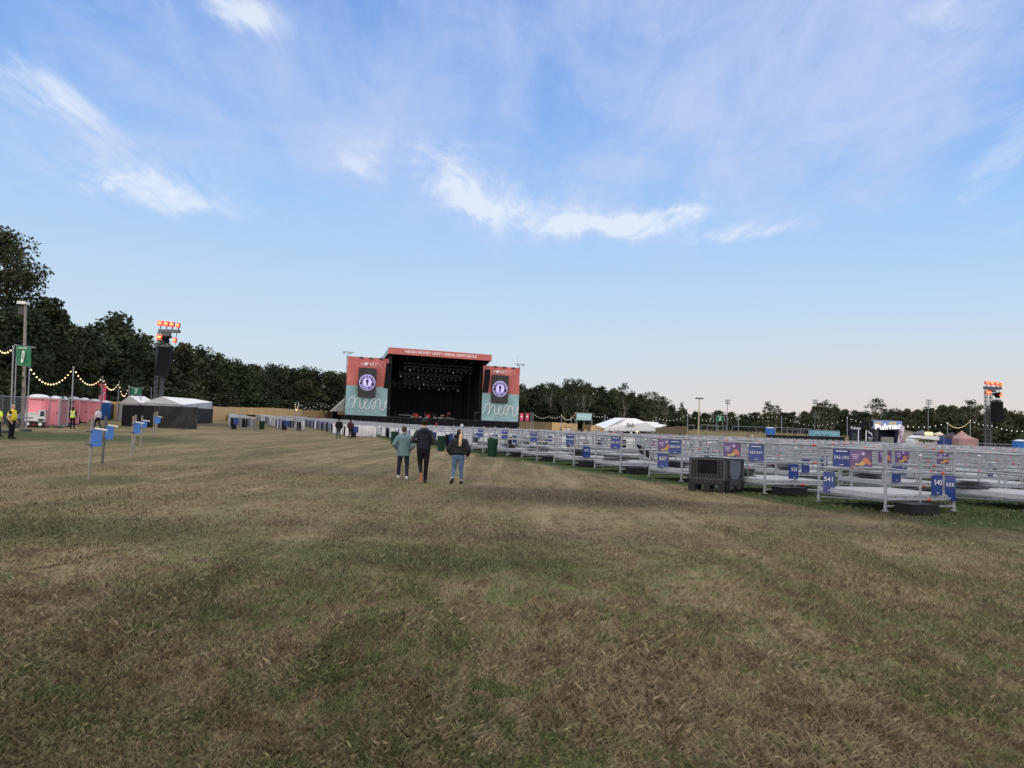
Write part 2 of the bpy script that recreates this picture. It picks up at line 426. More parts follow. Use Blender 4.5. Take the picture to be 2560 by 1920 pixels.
t_.links.new(n2, bs.inputs['Base Color'])
xs = sorted(set([round(x, 2) for x in np.concatenate([np.linspace(-30, 30, 61), np.linspace(-120, 120, 61), np.linspace(-900, 900, 41)])]))
ys = sorted(set([round(y, 2) for y in np.concatenate([np.linspace(-60, 60, 61), np.linspace(60, 300, 81), np.linspace(300, 1600, 20)])]))
def bumpz(x, y): return .03*noise.noise((x*.35, y*.35, 0)) + .02*noise.noise((x*1.1, y*1.1, 5)) - .02
gv = [(x, y, g(x, y)+(bumpz(x, y) if y < 90 else -.02)) for y in ys for x in xs]; nx = len(xs)
me = bpy.data.meshes.new('ground'); me.from_pydata(gv, [], [(j*nx+i, j*nx+i+1, (j+1)*nx+i+1, (j+1)*nx+i) for j in range(len(ys)-1) for i in range(nx-1)])
me.materials.append(gm_); me.polygons.foreach_set('use_smooth', [True]*len(me.polygons)); me.update()
ground = bpy.data.objects.new('ground', me); C.objects.link(ground); tag(ground, kind='structure')
# grass blades near the camera
rng = np.random.default_rng(3)
def blades(n, y0, y1, hmin, hmax, wk):
    # depth sampled so blade count per screen area stays even
    uq = rng.random(n); Y = 1/(1/y0 + uq*(1/y1-1/y0)); X = (rng.random(n)*2-1)*(Y*.74+.6)
    uu = (X-P0.x)*U.x+(Y-P0.y)*U.y; vv = (X-P0.x)*V.x+(Y-P0.y)*V.y
    lush = (uu > -.5) & (vv > -1.6)
    cl = np.sin(X*3.1+np.sin(Y*2.3)*1.5)*np.sin(Y*2.7+np.sin(X*1.9)*1.3)
    h = (hmin+(hmax-hmin)*rng.random(n)**1.7)*(1+.5*cl)*np.where(lush, 1.7, 1)
    wd = (.0014+.0018*rng.random(n))*(1+Y*wk)
    th = rng.random(n)*2*PI; lean = h*(.2+1.5*rng.random(n)); dx_ = np.cos(th); dy_ = np.sin(th); dx_ += .08
    ph = rng.random(n)*2*PI
    wx = np.cos(ph)*wd; wy = np.sin(ph)*wd
    z0 = np.full(n, -.03)
    z0 += np.array([g(a, b) if b > 12 else 0 for a, b in zip(X, Y)])
    v = np.empty((n, 4, 3))
    v[:,0] = np.stack([X-wx, Y-wy, z0], 1); v[:,1] = np.stack([X+wx, Y+wy, z0], 1)
    v[:,2] = np.stack([X+wx*.7+dx_*lean*.35, Y+wy*.7+dy_*lean*.35, z0+.02+h*.62], 1); v[:,3] = np.stack([X+dx_*lean, Y+dy_*lean, z0+.02+h], 1)
    tone = np.repeat(np.clip(rng.random(n)*.75+.35*(cl*.5+.5)*rng.random(n), 0, 1), 4)
    return v.reshape(-1, 3), tone
B = [blades(270000, 3.0, 9, .010, .042, .09), blades(120000, 9, 24, .008, .034, .13), blades(45000, 18, 46, .010, .034, .11)]
bv = np.concatenate([b[0] for b in B]); bt = np.concatenate([b[1] for b in B]); nb = len(bv)//4
me = bpy.data.meshes.new('grass'); me.vertices.add(len(bv)); me.vertices.foreach_set('co', bv.astype(np.float32).ravel())
q = np.arange(nb)*4; fi = np.stack([q, q+1, q+2, q, q+2, q+3], 1).ravel().astype(np.int32)
me.loops.add(len(fi)); me.loops.foreach_set('vertex_index', fi); me.polygons.add(nb*2)
me.polygons.foreach_set('loop_start', np.arange(nb*2, dtype=np.int32)*3); me.polygons.foreach_set('loop_total', np.full(nb*2, 3, np.int32))
a = me.attributes.new('tone', 'FLOAT', 'POINT'); a.data.foreach_set('value', bt.astype(np.float32))
me.materials.append(bm_); me.update(); me.validate()
grass = bpy.data.objects.new('grass', me); C.objects.link(grass); tag(grass, 'short trampled grass, dried straw brown and green', 'grass', kind='stuff')

# ------------------------------------------------------------------ trees
def leafmat(name, a, b):
    m = bpy.data.materials.new(name); m.use_nodes = True; t = m.node_tree; bsd = t.nodes['Principled BSDF']
    at_ = t.nodes.new('ShaderNodeAttribute'); at_.attribute_name = 'tone'
    r = t.nodes.new('ShaderNodeValToRGB'); t.links.new(at_.outputs['Fac'], r.inputs[0])
    r.color_ramp.elements[0].color = (*a, 1); r.color_ramp.elements[1].color = (*b, 1)
    oi = t.nodes.new('ShaderNodeObjectInfo'); hs = t.nodes.new('ShaderNodeHueSaturation')
    mr_ = t.nodes.new('ShaderNodeMapRange'); t.links.new(oi.outputs['Random'], mr_.inputs[0]); mr_.inputs[3].default_value = .72; mr_.inputs[4].default_value = 1.25
    t.links.new(mr_.outputs[0], hs.inputs['Value']); 
    mh = t.nodes.new('ShaderNodeMapRange'); t.links.new(oi.outputs['Random'], mh.inputs[0]); mh.inputs[3].default_value = .515; mh.inputs[4].default_value = .475
    t.links.new(mh.outputs[0], hs.inputs['Hue'])
    t.links.new(r.outputs[0], hs.inputs['Color']); t.links.new(hs.outputs[0], bsd.inputs['Base Color'])
    bsd.inputs['Roughness'].default_value = .75; bsd.inputs['Specular IOR Level'].default_value = .2
    return m
leafd = leafmat('dark foliage', (.010, .015, .009), (.052, .074, .034))
leafo = leafmat('olive foliage', (.013, .017, .009), (.066, .076, .035))
leafl = leafmat('fresh foliage', (.012, .021, .009), (.060, .096, .034))
bark = mat('bark', (.085, .070, .055), .9, 0, .3, 6, .3)
barkp = mat('pale bark', (.20, .18, .15), .9, 0, .35, 6, .3)
def make_crown(seed, H, R, nclump, nleaf, lsz, low=.18, gaps=.0, shape=1.0, leaf=leafd, core=True):
    """leaf-clump crown, height H, radius R: clumps of small leaf faces on limbs"""
    rs = np.random.default_rng(seed); V_ = []; T_ = []
    ctr = []
    for i in range(nclump):
        h = rs.random()**.8; zc = low + (1-low)*h
        # ragged profile: widest at 45 % of the crown
        prof = math.sin(PI*min(1, max(0, (h*.86+.14)))**shape)**.6
        a = rs.random()*2*PI; rr = R*prof*(rs.random()**.45)*(.72+.35*math.sin(a*3+seed)*.5+.2*rs.random())
        ctr.append((rr*math.cos(a), rr*math.sin(a), zc*H*(.95+.1*rs.random()), R*(.20+.17*rs.random())))
    if gaps: ctr = [c for c in ctr if rs.random() > gaps]
    for cx, cy, cz, cr in ctr:
        n_ = int(nleaf*(.6+.8*rs.random())); d = rs.normal(size=(n_, 3)); d /= np.linalg.norm(d, axis=1)[:, None]
        d *= (rs.random(n_)**.35)[:, None]*cr; d[:, 2] *= .68
        p = d + np.array([cx, cy, cz]); tone0 = rs.random()*.55
        s_ = lsz*(.6+.8*rs.random(n_)); nn = rs.normal(size=(n_, 3)); nn /= np.linalg.norm(nn, axis=1)[:, None]
        a_ = np.cross(nn, rs.normal(size=(n_, 3))); a_ /= np.linalg.norm(a_, axis=1)[:, None]; b_ = np.cross(nn, a_)
        q = np.stack([p-a_*s_[:, None], p-b_*s_[:, None]*.55, p+a_*s_[:, None]*.9, p+b_*s_[:, None]*.6], 1)
        V_.append(q.reshape(-1, 3)); T_.append(np.repeat(np.clip(tone0+.45*rs.random(n_), 0, 1), 4))
    v = np.concatenate(V_); tn = np.concatenate(T_)
    k = len(v)//4; me = bpy.data.meshes.new('crown'); me.vertices.add(len(v)); me.vertices.foreach_set('co', v.astype(np.float32).ravel())
    me.loops.add(4*k); me.loops.foreach_set('vertex_index', np.arange(4*k, dtype=np.int32)); me.polygons.add(k)
    me.polygons.foreach_set('loop_start', np.arange(k, dtype=np.int32)*4); me.polygons.foreach_set('loop_total', np.full(k, 4, np.int32))
    a = me.attributes.new('tone', 'FLOAT', 'POINT'); a.data.foreach_set('value', tn.astype(np.float32)); me.materials.append(leaf); me.update()
    return me, ctr
def make_trunk(seed, H, R, ctr, r0_=.22, b=bark, nl=16):
    rs = random.Random(seed); mb = MB(); p = Vector((0, 0, -.3)); pts = [p.copy()]
    for k in range(7):
        p = p + Vector((rs.uniform(-.03, .03)*H, rs.uniform(-.03, .03)*H, H*.125)); pts.append(p.copy())
    for k in range(7): mb.tube(pts[k], pts[k+1], r0_*(1-k*.125), b, 7, r0_*(1-(k+1)*.125)+.01)
    for c in rs.sample(ctr, min(nl, len(ctr))):
        c = Vector(c[:3]); k = max(1, min(6, int(c.z/H*7)-1)); s_ = pts[k]; mid = s_.lerp(c, .5)+Vector((0, 0, -.04*H)); r = r0_*(1-k*.12)*.45
        mb.tube(s_, mid, r, b, 5, r*.6); mb.tube(mid, c, r*.6, b, 5, .02)
    return mb.mesh('trunk', True)
def tree_proto(seed, H, R, ncl, nlf, lsz, leaf, low, b=bark, nl=16, **k):
    cm, ctr = make_crown(seed, H, R, ncl, nlf, lsz, low, leaf=leaf, **k)
    return (cm, make_trunk(seed, H, R, ctr, .018*H+.03, b, nl), H)
PT = [tree_proto(11+i, 10, 4.2, 80, 46, .27, [leafd, leafd, leafo, leafd, leafl, leafo][i], .06, shape=[1, .9, 1.15, 1, .85, 1][i]) for i in range(6)]
PB = [tree_proto(31+i, 10, 2.6, 40, 30, .17, leafo, .34, barkp, gaps=.1, nl=24) for i in range(3)]     # thin, see-through trees
def tree(pt, loc, H, wid, rz, name, label, group=None, cat='tree'):
    e = empty(name, loc, rz, label, cat, group); k = H/pt[2]; e.scale = (k*wid, k*wid, k)
    for nm, me_ in (('crown', pt[0]), ('trunk', pt[1])):
        o = bpy.data.objects.new(nm, me_); C.objects.link(o); o.parent = e
    return e
def interp(px, tab):
    for (a, ya), (b, yb) in zip(tab, tab[1:]):
        if a <= px <= b: return ya + (yb-ya)*(px-a)/(b-a)
    return tab[-1][1] if px > tab[-1][0] else tab[0][1]
rt = random.Random(5)
skyL = [(-500,700),(120,800),(160,815),(200,832),(240,815),(290,812),(330,845),(380,868),(430,866),(470,880),(520,894),(560,904),(640,914),(700,924),(780,930),(900,935),(1000,945),(1300,965)]
depL = [(-500,95),(160,105),(400,135),(600,185),(860,240),(1300,262)]
def tree_row(x0, x1, skyt, dept, step_m, dd, topoff, lbls, grp, jit, widk=1.0):
    px = x0
    while px < x1:
        Y = interp(px, dept)+dd+rt.uniform(-6, 6); b = gd(px, Y); top = at(px, interp(px, skyt)+topoff+rt.uniform(-jit*.2, jit), Y)
        H = max(5, (top.z-b.z)*1.03); i = rt.randrange(6)
        lb = lbls[2] if i in (2, 5) else (lbls[1] if i == 4 else lbls[0])
        tree(PT[i], b, H, rt.uniform(.95, 1.4)*widk*max(.85, 10.5/H), rt.uniform(0, 6.28), 'woodland_tree', lb, grp[0 if i in (0,1,3) else (1 if i == 4 else 2)])
        px += step_m*F/Y*rt.uniform(.75, 1.3)
LL = ['dark green tree in the wood beyond the timber fence left of the stage', 'fresher green tree in the wood beyond the fence left of the stage', 'olive brown tree in the wood beyond the fence left of the stage']
GL = ['dark trees of the wood left of the stage', 'fresh green trees of the wood left of the stage', 'olive trees of the wood left of the stage']
tree_row(-560, 1000, skyL, depL, 4.0, 14, 2, LL, GL, 6)
tree_row(-520, 950, skyL, depL, 5.5, 3, 18, LL, GL, 22)
tree_row(-480, 900, skyL, depL, 7.5, -8, 70, LL, GL, 50)
skyR = [(1200,968),(1300,966),(1335,975),(1370,966),(1400,972),(1430,968),(1470,972),(1500,978),(1540,984),(1580,988),(1620,1000),(1660,1012),(1700,1026),(1730,1031),(1770,1032),(1800,1025),(1830,1030),(1860,1034),(1900,1033),(1950,1034),(2000,1030),(2060,1022),(2110,1024),(2150,1033),(2250,1031),(2300,1026),(2340,1018),(2380,1016),(2420,1024),(2500,1024),(2560,1045),(2800,1062)]
depR = [(1200,255),(1500,262),(1800,300),(2100,290),(2350,235),(2560,215),(2800,190)]
LR = ['dark green tree in the belt behind bar and stalls right of the stage', 'fresher green tree in the belt behind the bar right of the stage', 'olive brown tree in the belt behind the bar right of the stage']
GR = ['dark trees of the belt right of the stage', 'fresh green trees of the belt right of the stage', 'olive trees of the belt right of the stage']
tree_row(1230, 3000, skyR, depR, 4.2, 16, 1, LR, GR, 5)
tree_row(1210, 2950, skyR, depR, 6.8, 4, 12, LR, GR, 14)
tree_row(1220, 2900, skyR, depR, 8, -8, 30, LR, GR, 22)
for px, top, Y, wd, pi, lb in [(1372,957,250,1.0,0,'thin see-through tree rising just right of the stage above the belt'), (1412,955,246,.8,1,'narrow birch left of the tallest crown behind the pink flags'),
        (1440,949,244,1.1,2,'tallest loose crown in the belt behind the pink flags'), (1462,957,243,.9,0,'loose birch on the right of the tallest crown behind the pink flags'), (1557,964,250,.9,1,'slim birch above the left slope of the bar tent'), (1628,981,248,1.1,2,'thin birch above the right slope of the bar tent'), (1655,991,246,1.2,0,'wide thin birch left of the yellow lamp mast'),
        (1702,1010,280,.8,1,'small round birch left of the yellow lamp mast'), (1917,1008,262,1.2,1,'pale trunked birch beyond the blue toilet on the bank'), (1938,1014,262,1.2,2,'bushy birch right of the pale trunked one beyond the bank'),
        (2047,1007,255,1.2,0,'birch left in the clump behind the pale blue container'), (2062,1005,255,1.1,1,'birch in the middle of the clump behind the pale blue container'), (2078,1010,255,1.0,2,'birch right in the clump behind the pale blue container'), (2190,998,240,1.3,2,'lone loose tree standing above the food truck'),
        (2430,1001,225,1.3,0,'ragged tree just left of the right speaker tower')]:
    b = gd(px, Y); tree(PB[pi], b, at(px, top, Y).z-b.z, wd, rt.uniform(0, 6), 'birch_tree', lb, 'loose birches above the belt')
# understorey that closes the wood at the ground
def underwood(name, x0, x1, dept, dd, label):
    rs = np.random.default_rng(9); V_ = []; T_ = []
    for px in np.arange(x0, x1, 9):
        Y = interp(px, dept)+dd+rs.random()*6; b = gd(px, Y); n_ = 130
        d = rs.normal(size=(n_, 3))*np.array([2.2, 1.6, 1.0]); d[:, 2] = rs.random(n_)*5.2; p = d+np.array(b)
        s_ = .36*(.6+.8*rs.random(n_)); nn = rs.normal(size=(n_, 3)); nn /= np.linalg.norm(nn, axis=1)[:, None]
        a_ = np.cross(nn, rs.normal(size=(n_, 3))); a_ /= np.linalg.norm(a_, axis=1)[:, None]; b_ = np.cross(nn, a_)
        V_.append(np.stack([p-a_*s_[:, None], p-b_*s_[:, None]*.6, p+a_*s_[:, None], p+b_*s_[:, None]*.6], 1).reshape(-1, 3)); T_.append(np.repeat(rs.random()*.5+.4*rs.random(n_), 4))
    v = np.concatenate(V_); tn = np.concatenate(T_); k = len(v)//4
    me = bpy.data.meshes.new(name); me.from_pydata(v.tolist(), [], np.arange(4*k).reshape(k, 4).tolist())
    a = me.attributes.new('tone', 'FLOAT', 'POINT'); a.data.foreach_set('value', tn.astype(np.float32)); me.materials.append(leafd); me.update()
    o = bpy.data.objects.new(name, me); C.objects.link(o); tag(o, label, 'undergrowth', kind='stuff')
underwood('undergrowth', -520, 960, depL, -2, 'dark undergrowth closing the foot of the wood left of the stage')
underwood('undergrowth', 1210, 2950, depR, -3, 'dark undergrowth closing the foot of the tree belt on the right')
# big trees near on the left
def big_tree(seed, px, ytop, Y, Rm, label, ncl, nlf, lsz, leaf=leafo, low=.2, gaps=0, nl=40):
    b = gd(px, Y); H = at(px, ytop, Y).z-b.z
    cm, ctr = make_crown(seed, H, Rm, ncl, nlf, lsz, low, gaps, .9, leaf)
    tm = make_trunk(seed, H, Rm, ctr, .35, bark, nl); return tree((cm, tm, H), b, H, 1, 0, 'tall_tree', label)
big_tree(71, -40, 600, 66, 5.4, 'tallest tree at the left edge with open branching crown above the lamp pole', 150, 170, .15, leafo, .22, .1)
big_tree(72, 100, 748, 70, 3.0, 'lower leafy tree right of the tallest one, behind the pink toilets', 80, 170, .17, leafo, .1)
big_tree(73, 180, 828, 84, 3.6, 'rounded tree behind the row of pink toilets where festoon lights hang', 70, 150, .19, leafd, .08)
big_tree(74, 40, 780, 62, 4.6, 'dense dark tree behind the green banner and lamp pole', 90, 170, .17, leafd, .06)
big_tree(75, -140, 690, 70, 6, 'broad dark tree cut by the left edge of the photo', 90, 150, .2, leafd, .1)
# dry long grass on the bank right of the stage
rs = np.random.default_rng(4); mb = MB(); dryg = mat('dry long grass', (.30, .24, .14), .9, 0, .3, .5)
for k in range(5200):
    px = 1700+430*rs.random(); Y = 158+44*rs.random(); b = gd(px, Y); h = .5+.6*rs.random(); a = rs.random()*PI; w_ = .12
    mb.add([(b.x-w_*math.cos(a), b.y-w_*math.sin(a), b.z-.1), (b.x+w_*math.cos(a), b.y+w_*math.sin(a), b.z-.1), (b.x+rs.normal()*.15, b.y+rs.normal()*.15, b.z+h)], [(0,1,2)], dryg)
tag(mb.build('long_grass'), 'pale dry long grass on the bank behind the pens', 'long grass', kind='stuff')
# ------------------------------------------------------------------ the stage
SA = at(862, 1050, 200); SA = Vector((SA.x, SA.y, 0))
STG_ROT = AX
UN = V                                    # into the stage
def SL(px, py, off=0.0):
    """photo pixel -> stage-local (x along the front, y=off into it, z)"""
    d = ray(px, py); o = SA + UN*off; k = (o-CAM).dot(UN)/d.dot(UN); p = CAM+d*k
    q = p-SA; return q.dot(U), q.dot(UN), p.z
GZ = .9
stage = empty('stage', (SA.x, SA.y, 0), AX, 'huge open-air concert stage with coral fascia over a black interior', 'stage')
stblack = mat('stage black', (.010, .010, .012), .8, 0, .3, .6)
xl0 = SL(862,1038)[0]; xl1 = SL(966,1041)[0]; xr0 = SL(1203,1049)[0]; xr1 = SL(1295,1053)[0]
ztopL = SL(868,893)[2]; zmidL = SL(866,965)[2]; zbotL = SL(862,1038)[2]
ztopR = SL(1296,917)[2]; zmidR = SL(1294,984)[2]; zbotR = SL(1293,1053)[2]
ZB = (zbotL+zbotR)/2; ZT = (ztopL+ztopR)/2; ZM = (zmidL+zmidR)/2
ox0 = xl1+.2; ox1 = SL(1212,1040)[0]
deckz = SL(1080,1046,4)[2]
W_ = xr1
mb = MB()                                 # platform running the whole width
mb.box(((xl0+W_)/2, 9, (deckz-.15)/2), (W_-xl0+1, 18, deckz-.15), stblack)
for i in range(24): mb.box((xl0+i*(W_-xl0)/23, -.05, deckz/2-.1), (.08, .06, deckz-.3), dgrey)
mb.build('platform', None, stage)
mb = MB(); mb.box(((xl0+W_)/2, 9, deckz-.07), (W_-xl0+1.2, 18.3, .14), dgrey); mb.build('stage_deck', None, stage)
mb = MB()                                 # black drapes: back and sides
def drape(mb, x0, y0, x1, y1, z0, z1, m, n=40, amp=.12):
    vs = []; 
    for i in range(n+1):
        t = i/n; x = x0+(x1-x0)*t; y = y0+(y1-y0)*t; a = amp*math.sin(i*2.1)+amp*.5*math.sin(i*5.3)
        if abs(x1-x0) > abs(y1-y0): y += a
        else: x += a
        vs += [(x, y, z0), (x, y, z1)]
    mb.add(vs, [(2*i, 2*i+2, 2*i+3, 2*i+1) for i in range(n)], m)
ROOFZ = SL(1000,868)[2]; FZB = SL(971,884,-1.5)[2]; FZT = SL(971,868,-1.5)[2]
rx0 = SL(971,875,-1.5)[0]; rx1 = SL(1229,892,-1.5)[0]
bkblack = mat('backdrop black', (.006,.006,.008), .9, 0, .2, 1)
drape(mb, ox0-1, 15, ox1+1, 15, deckz, FZB, bkblack, 60); mb.build('backdrop', None, stage)
for s_, x in ((0, ox0), (1, ox1)):
    mb = MB(); drape(mb, x, 1, x, 15, deckz, FZB, bkblack, 24); mb.build('side_drape', None, stage)
# roof slab with slope to the back, grey skin
mb = MB(); rskin = mat('grey roof skin', (.34,.40,.46), .5, 0, .12, .5)
mb.prism([(-1.45, FZT-.05), (-1.45, FZB+.1), (17, FZB-3.2), (17, FZB-2.8)], rx0+.02, rx1-.02, rskin, axis='x')
rf = mb.build('roof', None, stage)
mb = MB(); mb.prism([(-1.3, FZB+.02), (-1.3, FZB-.06), (16.9, FZB-3.36), (16.9, FZB-3.24)], rx0+.1, rx1-.1, bkblack, axis='x'); mb.build('roof_dark_plate', None, stage)  # black plate added beneath the roof to darken its underside
mb = MB()
for i in range(7):
    x = rx0+.8+i*(rx1-rx0-1.6)/6
    mb.tube((x, -1.2, FZB+.1), (x, 15, FZB-2.6), .12, dgrey, 5); mb.tube((x, -1.2, FZB-.7), (x, 15, FZB-3.4), .1, dgrey, 5)
mb.build('roof_truss', None, stage)
mb = MB(); mb.box(((rx0+rx1)/2, -1.6, (FZT+FZB)/2), (rx1-rx0, .25, FZT-FZB), coral)
fa = mb.build('fascia', None, stage)
mb = MB(); c0 = SL(1012,881,-1.8); c1 = SL(1192,894,-1.8)
addtext(mb, 'VIRGIN MONEY UNITY ARENA NEWCASTLE', ((c0[0]+c1[0])/2, -1.75, (FZT+FZB)/2), 1.0, letter, .025, 0, c1[0]-c0[0])
mb.build('lettering', None, fa)
# columns that carry the roof
for x in (ox0+.3, ox1-.3):
    for y in (.6, 14.5):
        mb = MB()
        for dx_, dy_ in ((0,0),(.6,0),(.6,.6),(0,.6)): mb.tube((x+dx_-.3, y+dy_, deckz), (x+dx_-.3, y+dy_, FZB-.4), .06, dgrey, 5)
        z = deckz
        while z < FZB-1.5: mb.tube((x-.3, y, z), (x+.3, y, z+.7), .035, dgrey, 4); mb.tube((x+.3, y, z+.7), (x-.3, y, z+1.4), .035, dgrey, 4); z += 1.4
        mb.build('roof_column', None, stage)
# ----- banner wings
def wave_path():
    P_ = [(105,775),(130,745),(138,700),(160,665),(190,663),(206,700),(196,745),(178,785),(190,770),(212,710),(238,672),(264,684),(264,740),(272,778),(292,784),(312,765),(326,722),(346,694),(336,670),(320,690),(316,745),(330,782),(352,790),(380,768),(390,712),(412,672),(442,674),(448,716),(434,770),(416,790),(408,766),(424,726),(452,684),(484,672),(500,704),(500,760),(518,794),(545,782),(560,740),(574,700),(568,680),(556,708),(560,752),(578,762)]
    out = []
    for i in range(len(P_)-1):     # Catmull-Rom
        p0 = P_[max(0,i-1)]; p1 = P_[i]; p2 = P_[i+1]; p3 = P_[min(len(P_)-1, i+2)]
        for k in range(4):
            t = k/4; out.append(tuple(.5*((2*p1[j])+(-p0[j]+p2[j])*t+(2*p0[j]-5*p1[j]+4*p2[j]-p3[j])*t*t+(-p0[j]+3*p1[j]-3*p2[j]+p3[j])*t**3) for j in (0,1)))
    out.append(P_[-1]); return out
def ribbon(mb, pts, w_, y, m):
    vs = []
    for i, p in enumerate(pts):
        a = pts[max(0,i-1)]; b = pts[min(len(pts)-1,i+1)]; dx_, dz_ = b[0]-a[0], b[1]-a[1]; l = math.hypot(dx_, dz_) or 1
        nx_, nz_ = -dz_/l*w_/2, dx_/l*w_/2; yy = y-.002*(i % 2); vs += [(p[0]+nx_, yy, p[1]+nz_), (p[0]-nx_, yy, p[1]-nz_)]
    mb.add(vs, [(2*i, 2*i+1, 2*i+3, 2*i+2) for i in range(len(pts)-1)], m)
lilac = mat('lilac screen light', (.4,.35,.7), .4, 0, 0, emit=srgb(196,180,240), es=.75)
scrgrey = mat('screen grey', (.02,.02,.02), .5, 0, 0, emit=srgb(66,60,60), es=.5)
scrdark = mat('screen black', (.01,.01,.02), .35, 0, 0, emit=srgb(30,26,40), es=.8)
def disc(mb, c, r, y, m, n=40, r_in=None):
    if r_in is None: mb.add([(c[0]+r*math.cos(2*PI*i/n), y, c[1]+r*math.sin(2*PI*i/n)) for i in range(n)], [tuple(range(n))], m)
    else: mb.add([(c[0]+rr*math.cos(2*PI*i/n), y, c[1]+rr*math.sin(2*PI*i/n)) for i in range(n) for rr in (r, r_in)], [(2*i, 2*((i+1) % n), 2*((i+1) % n)+1, 2*i+1) for i in range(n)], m)
def wing(x0, x1, zb, zm, zt, sx0, sx1, sz0, sz1, logo_c, side, ctr):
    wx = empty('banner_wing', (SA+U*x0), AX, side, 'banner wing'); w = x1-x0
    def cloth(z0, z1, m, nm):
        mb = MB(); nx, nz = 44, 24; vs = []
        for j in range(nz+1):
            for i in range(nx+1):
                x = w*i/nx; z = z0+(z1-z0)*j/nz
                y = .34*noise.noise((x*.45+x0, z*.30, 3))+.12*noise.noise((x*1.6+z*.8, z*.5, 7))
                vs.append((x, max(-.33, min(.25, y)), z))
        mb.add(vs, [(j*(nx+1)+i, j*(nx+1)+i+1, (j+1)*(nx+1)+i+1, (j+1)*(nx+1)+i) for j in range(nz) for i in range(nx)], m); return mb.build(nm, None, wx, True)
    bt = cloth(zm, zt, coral, 'coral_banner'); bb = cloth(zb, zm, teal, 'teal_banner')
    mb = MB()                        # scaffold tower behind the cloth
    for x in (0.1, w/3, 2*w/3, w-.1):
        for y in (.5, 2.6): mb.tube((x, y, 0), (x, y, zt+.2), .06, dgrey, 5)
    z = 1.0
    while z < zt: mb.tube((.1, .5, z), (w-.1, .5, z), .04, dgrey, 4); mb.tube((.1, .5, z), (.1, 2.6, z+1.4), .04, dgrey, 4); mb.tube((w-.1, .5, z), (w-.1, 2.6, z+1.4), .04, dgrey, 4); z += 2
    mb.box((w/2, .35, zb/2+.1), (w, .2, zb+.1), stblack)
    mb.build('scaffold', None, wx)
    mb = MB()
    xo = 0 if ctr > 0 else w          # lamp bracket on the outer corner
    mb.tube((xo, .4, zt-.5), (xo, .4, zt+.9), .07, dgrey, 5); mb.box((xo+.2*ctr, .2, zt+1.1), (3.0, .3, .12), dgrey); mb.box((xo-1*ctr, .2, zt+.75), (.4, .3, .3), dgrey); mb.box((xo+.6*ctr, .2, zt+.75), (.4, .3, .3), dgrey)
    if ctr < 0: mb.tube((xo-.7, .3, zt+1), (xo-.7, .3, zt+4), .025, dgrey, 4)
    mb.build('lamp_bracket', None, wx)
    mb = MB()
    for k in (.32, .56, .80): mb.box((w*k, -.22, zt-.15), (.9, .25, .35), dgrey)
    mb.build('top_clamp', None, wx)
    mb = MB(); mb_y = -.42
    addtext(mb, 'm NEY', (logo_c[0]-x0-.25, mb_y, logo_c[1]), 1.25, letter, .0, 0, 4.3)
    lx = logo_c[0]-x0
    disc(mb, (lx-1.12, logo_c[1]+.0), .42, mb_y, letter, 20)
    mb.box((lx+2.35, mb_y, logo_c[1]), (.05, .01, 1.2), letter)
    bcol = mat('coral line', (.80,.33,.30), .7, 0, 0)
    disc(mb, (lx+3.4, logo_c[1]-.1), .8, mb_y, bcol, 24, .68); ribbon(mb, [(lx+2.8, logo_c[1]-.1), (lx+3.2, logo_c[1]+.25), (lx+3.5, logo_c[1]-.2), (lx+4.1, logo_c[1]+.1)], .12, mb_y-.01, bcol)
    mb.build('logo', None, bt)
    mb = MB(); k = w/480.0; pts = [((X-103)*k, zb+(865-Y)*k*(zm-zb)/(340*k)) for X, Y in wave_path()]
    ribbon(mb, [(max(.05, min(w-.05, a)), b) for a, b in pts], .23, -.36, letter); mb.build('scroll_line', None, bb)
    mb = MB(); faint = mat('faint lettering', (.48,.62,.63), .7, 0, 0)
    mb.box((w*.34, -.36, zb+1.1), (.35, .01, .35), faint); disc(mb, (w*.41, zb+1.1), .25, -.36, faint, 12)
    ribbon(mb, [(w*.50, zb+1.0), (w*.56, zb+1.15), (w*.62, zb+1.0), (w*.68, zb+1.1)], .12, -.36, faint); disc(mb, (w*.71, zb+1.05), .25, -.36, faint, 12); mb.build('small_print', None, bb)
    # the LED screen hangs in front of the banner: a thing of its own
    sc_ = empty('video_screen', SA+U*sx0+UN*(-.9)+Vector((0,0,sz0)), AX, 'upright grey video screen with round coffee logo on the '+('left' if ctr > 0 else 'right')+' banner', 'screen')
    sw, sh = sx1-sx0, sz1-sz0
    mb = MB(); mb.box((sw/2, .2, sh/2), (sw, .4, sh), scrdark); mb.build('casing', None, sc_)
    mb = MB(); mb.add([(.03, -.005, .03), (sw-.03, -.005, .03), (sw-.03, -.005, sh-.03), (.03, -.005, sh-.03)], [(0,1,2,3)], scrgrey); scn = mb.build('display', None, sc_)
    mb = MB(); cx, cz, R = sw/2, sh/2+.05, sw*.45
    disc(mb, (cx, cz), R, -.02, lilac, 48); disc(mb, (cx, cz), R*.93, -.03, scrdark, 48); disc(mb, (cx, cz), R*.56, -.04, lilac, 40)
    def arc(txt, a0, a1, top):
        n = len(txt)
        for i, ch in enumerate(txt):
            if ch == ' ': continue
            a = math.radians(a0+(a1-a0)*i/(n-1)); rr = R*.745
            addtext(mb, ch, (cx+rr*math.cos(a), -.045, cz+rr*math.sin(a)), R*.40, lilac, .0, (a-PI/2) if top else (a+PI/2))
    arc('TYNEMOUTH', 172, 8, True); arc('COFFEE CO.', 208, 332, False)
    # keep-cup emblem in the middle
    ng = [(-.10,.40),(.10,.40),(.16,.30),(.17,.10),(.10,-.12),(.08,-.28),(.16,-.36),(-.16,-.36),(-.08,-.28),(-.10,-.12),(-.17,.10),(-.16,.30)]
    mb.add([(cx+a*R, -.05, cz+b*R) for a, b in ng][::-1], [tuple(range(len(ng)))], scrdark)
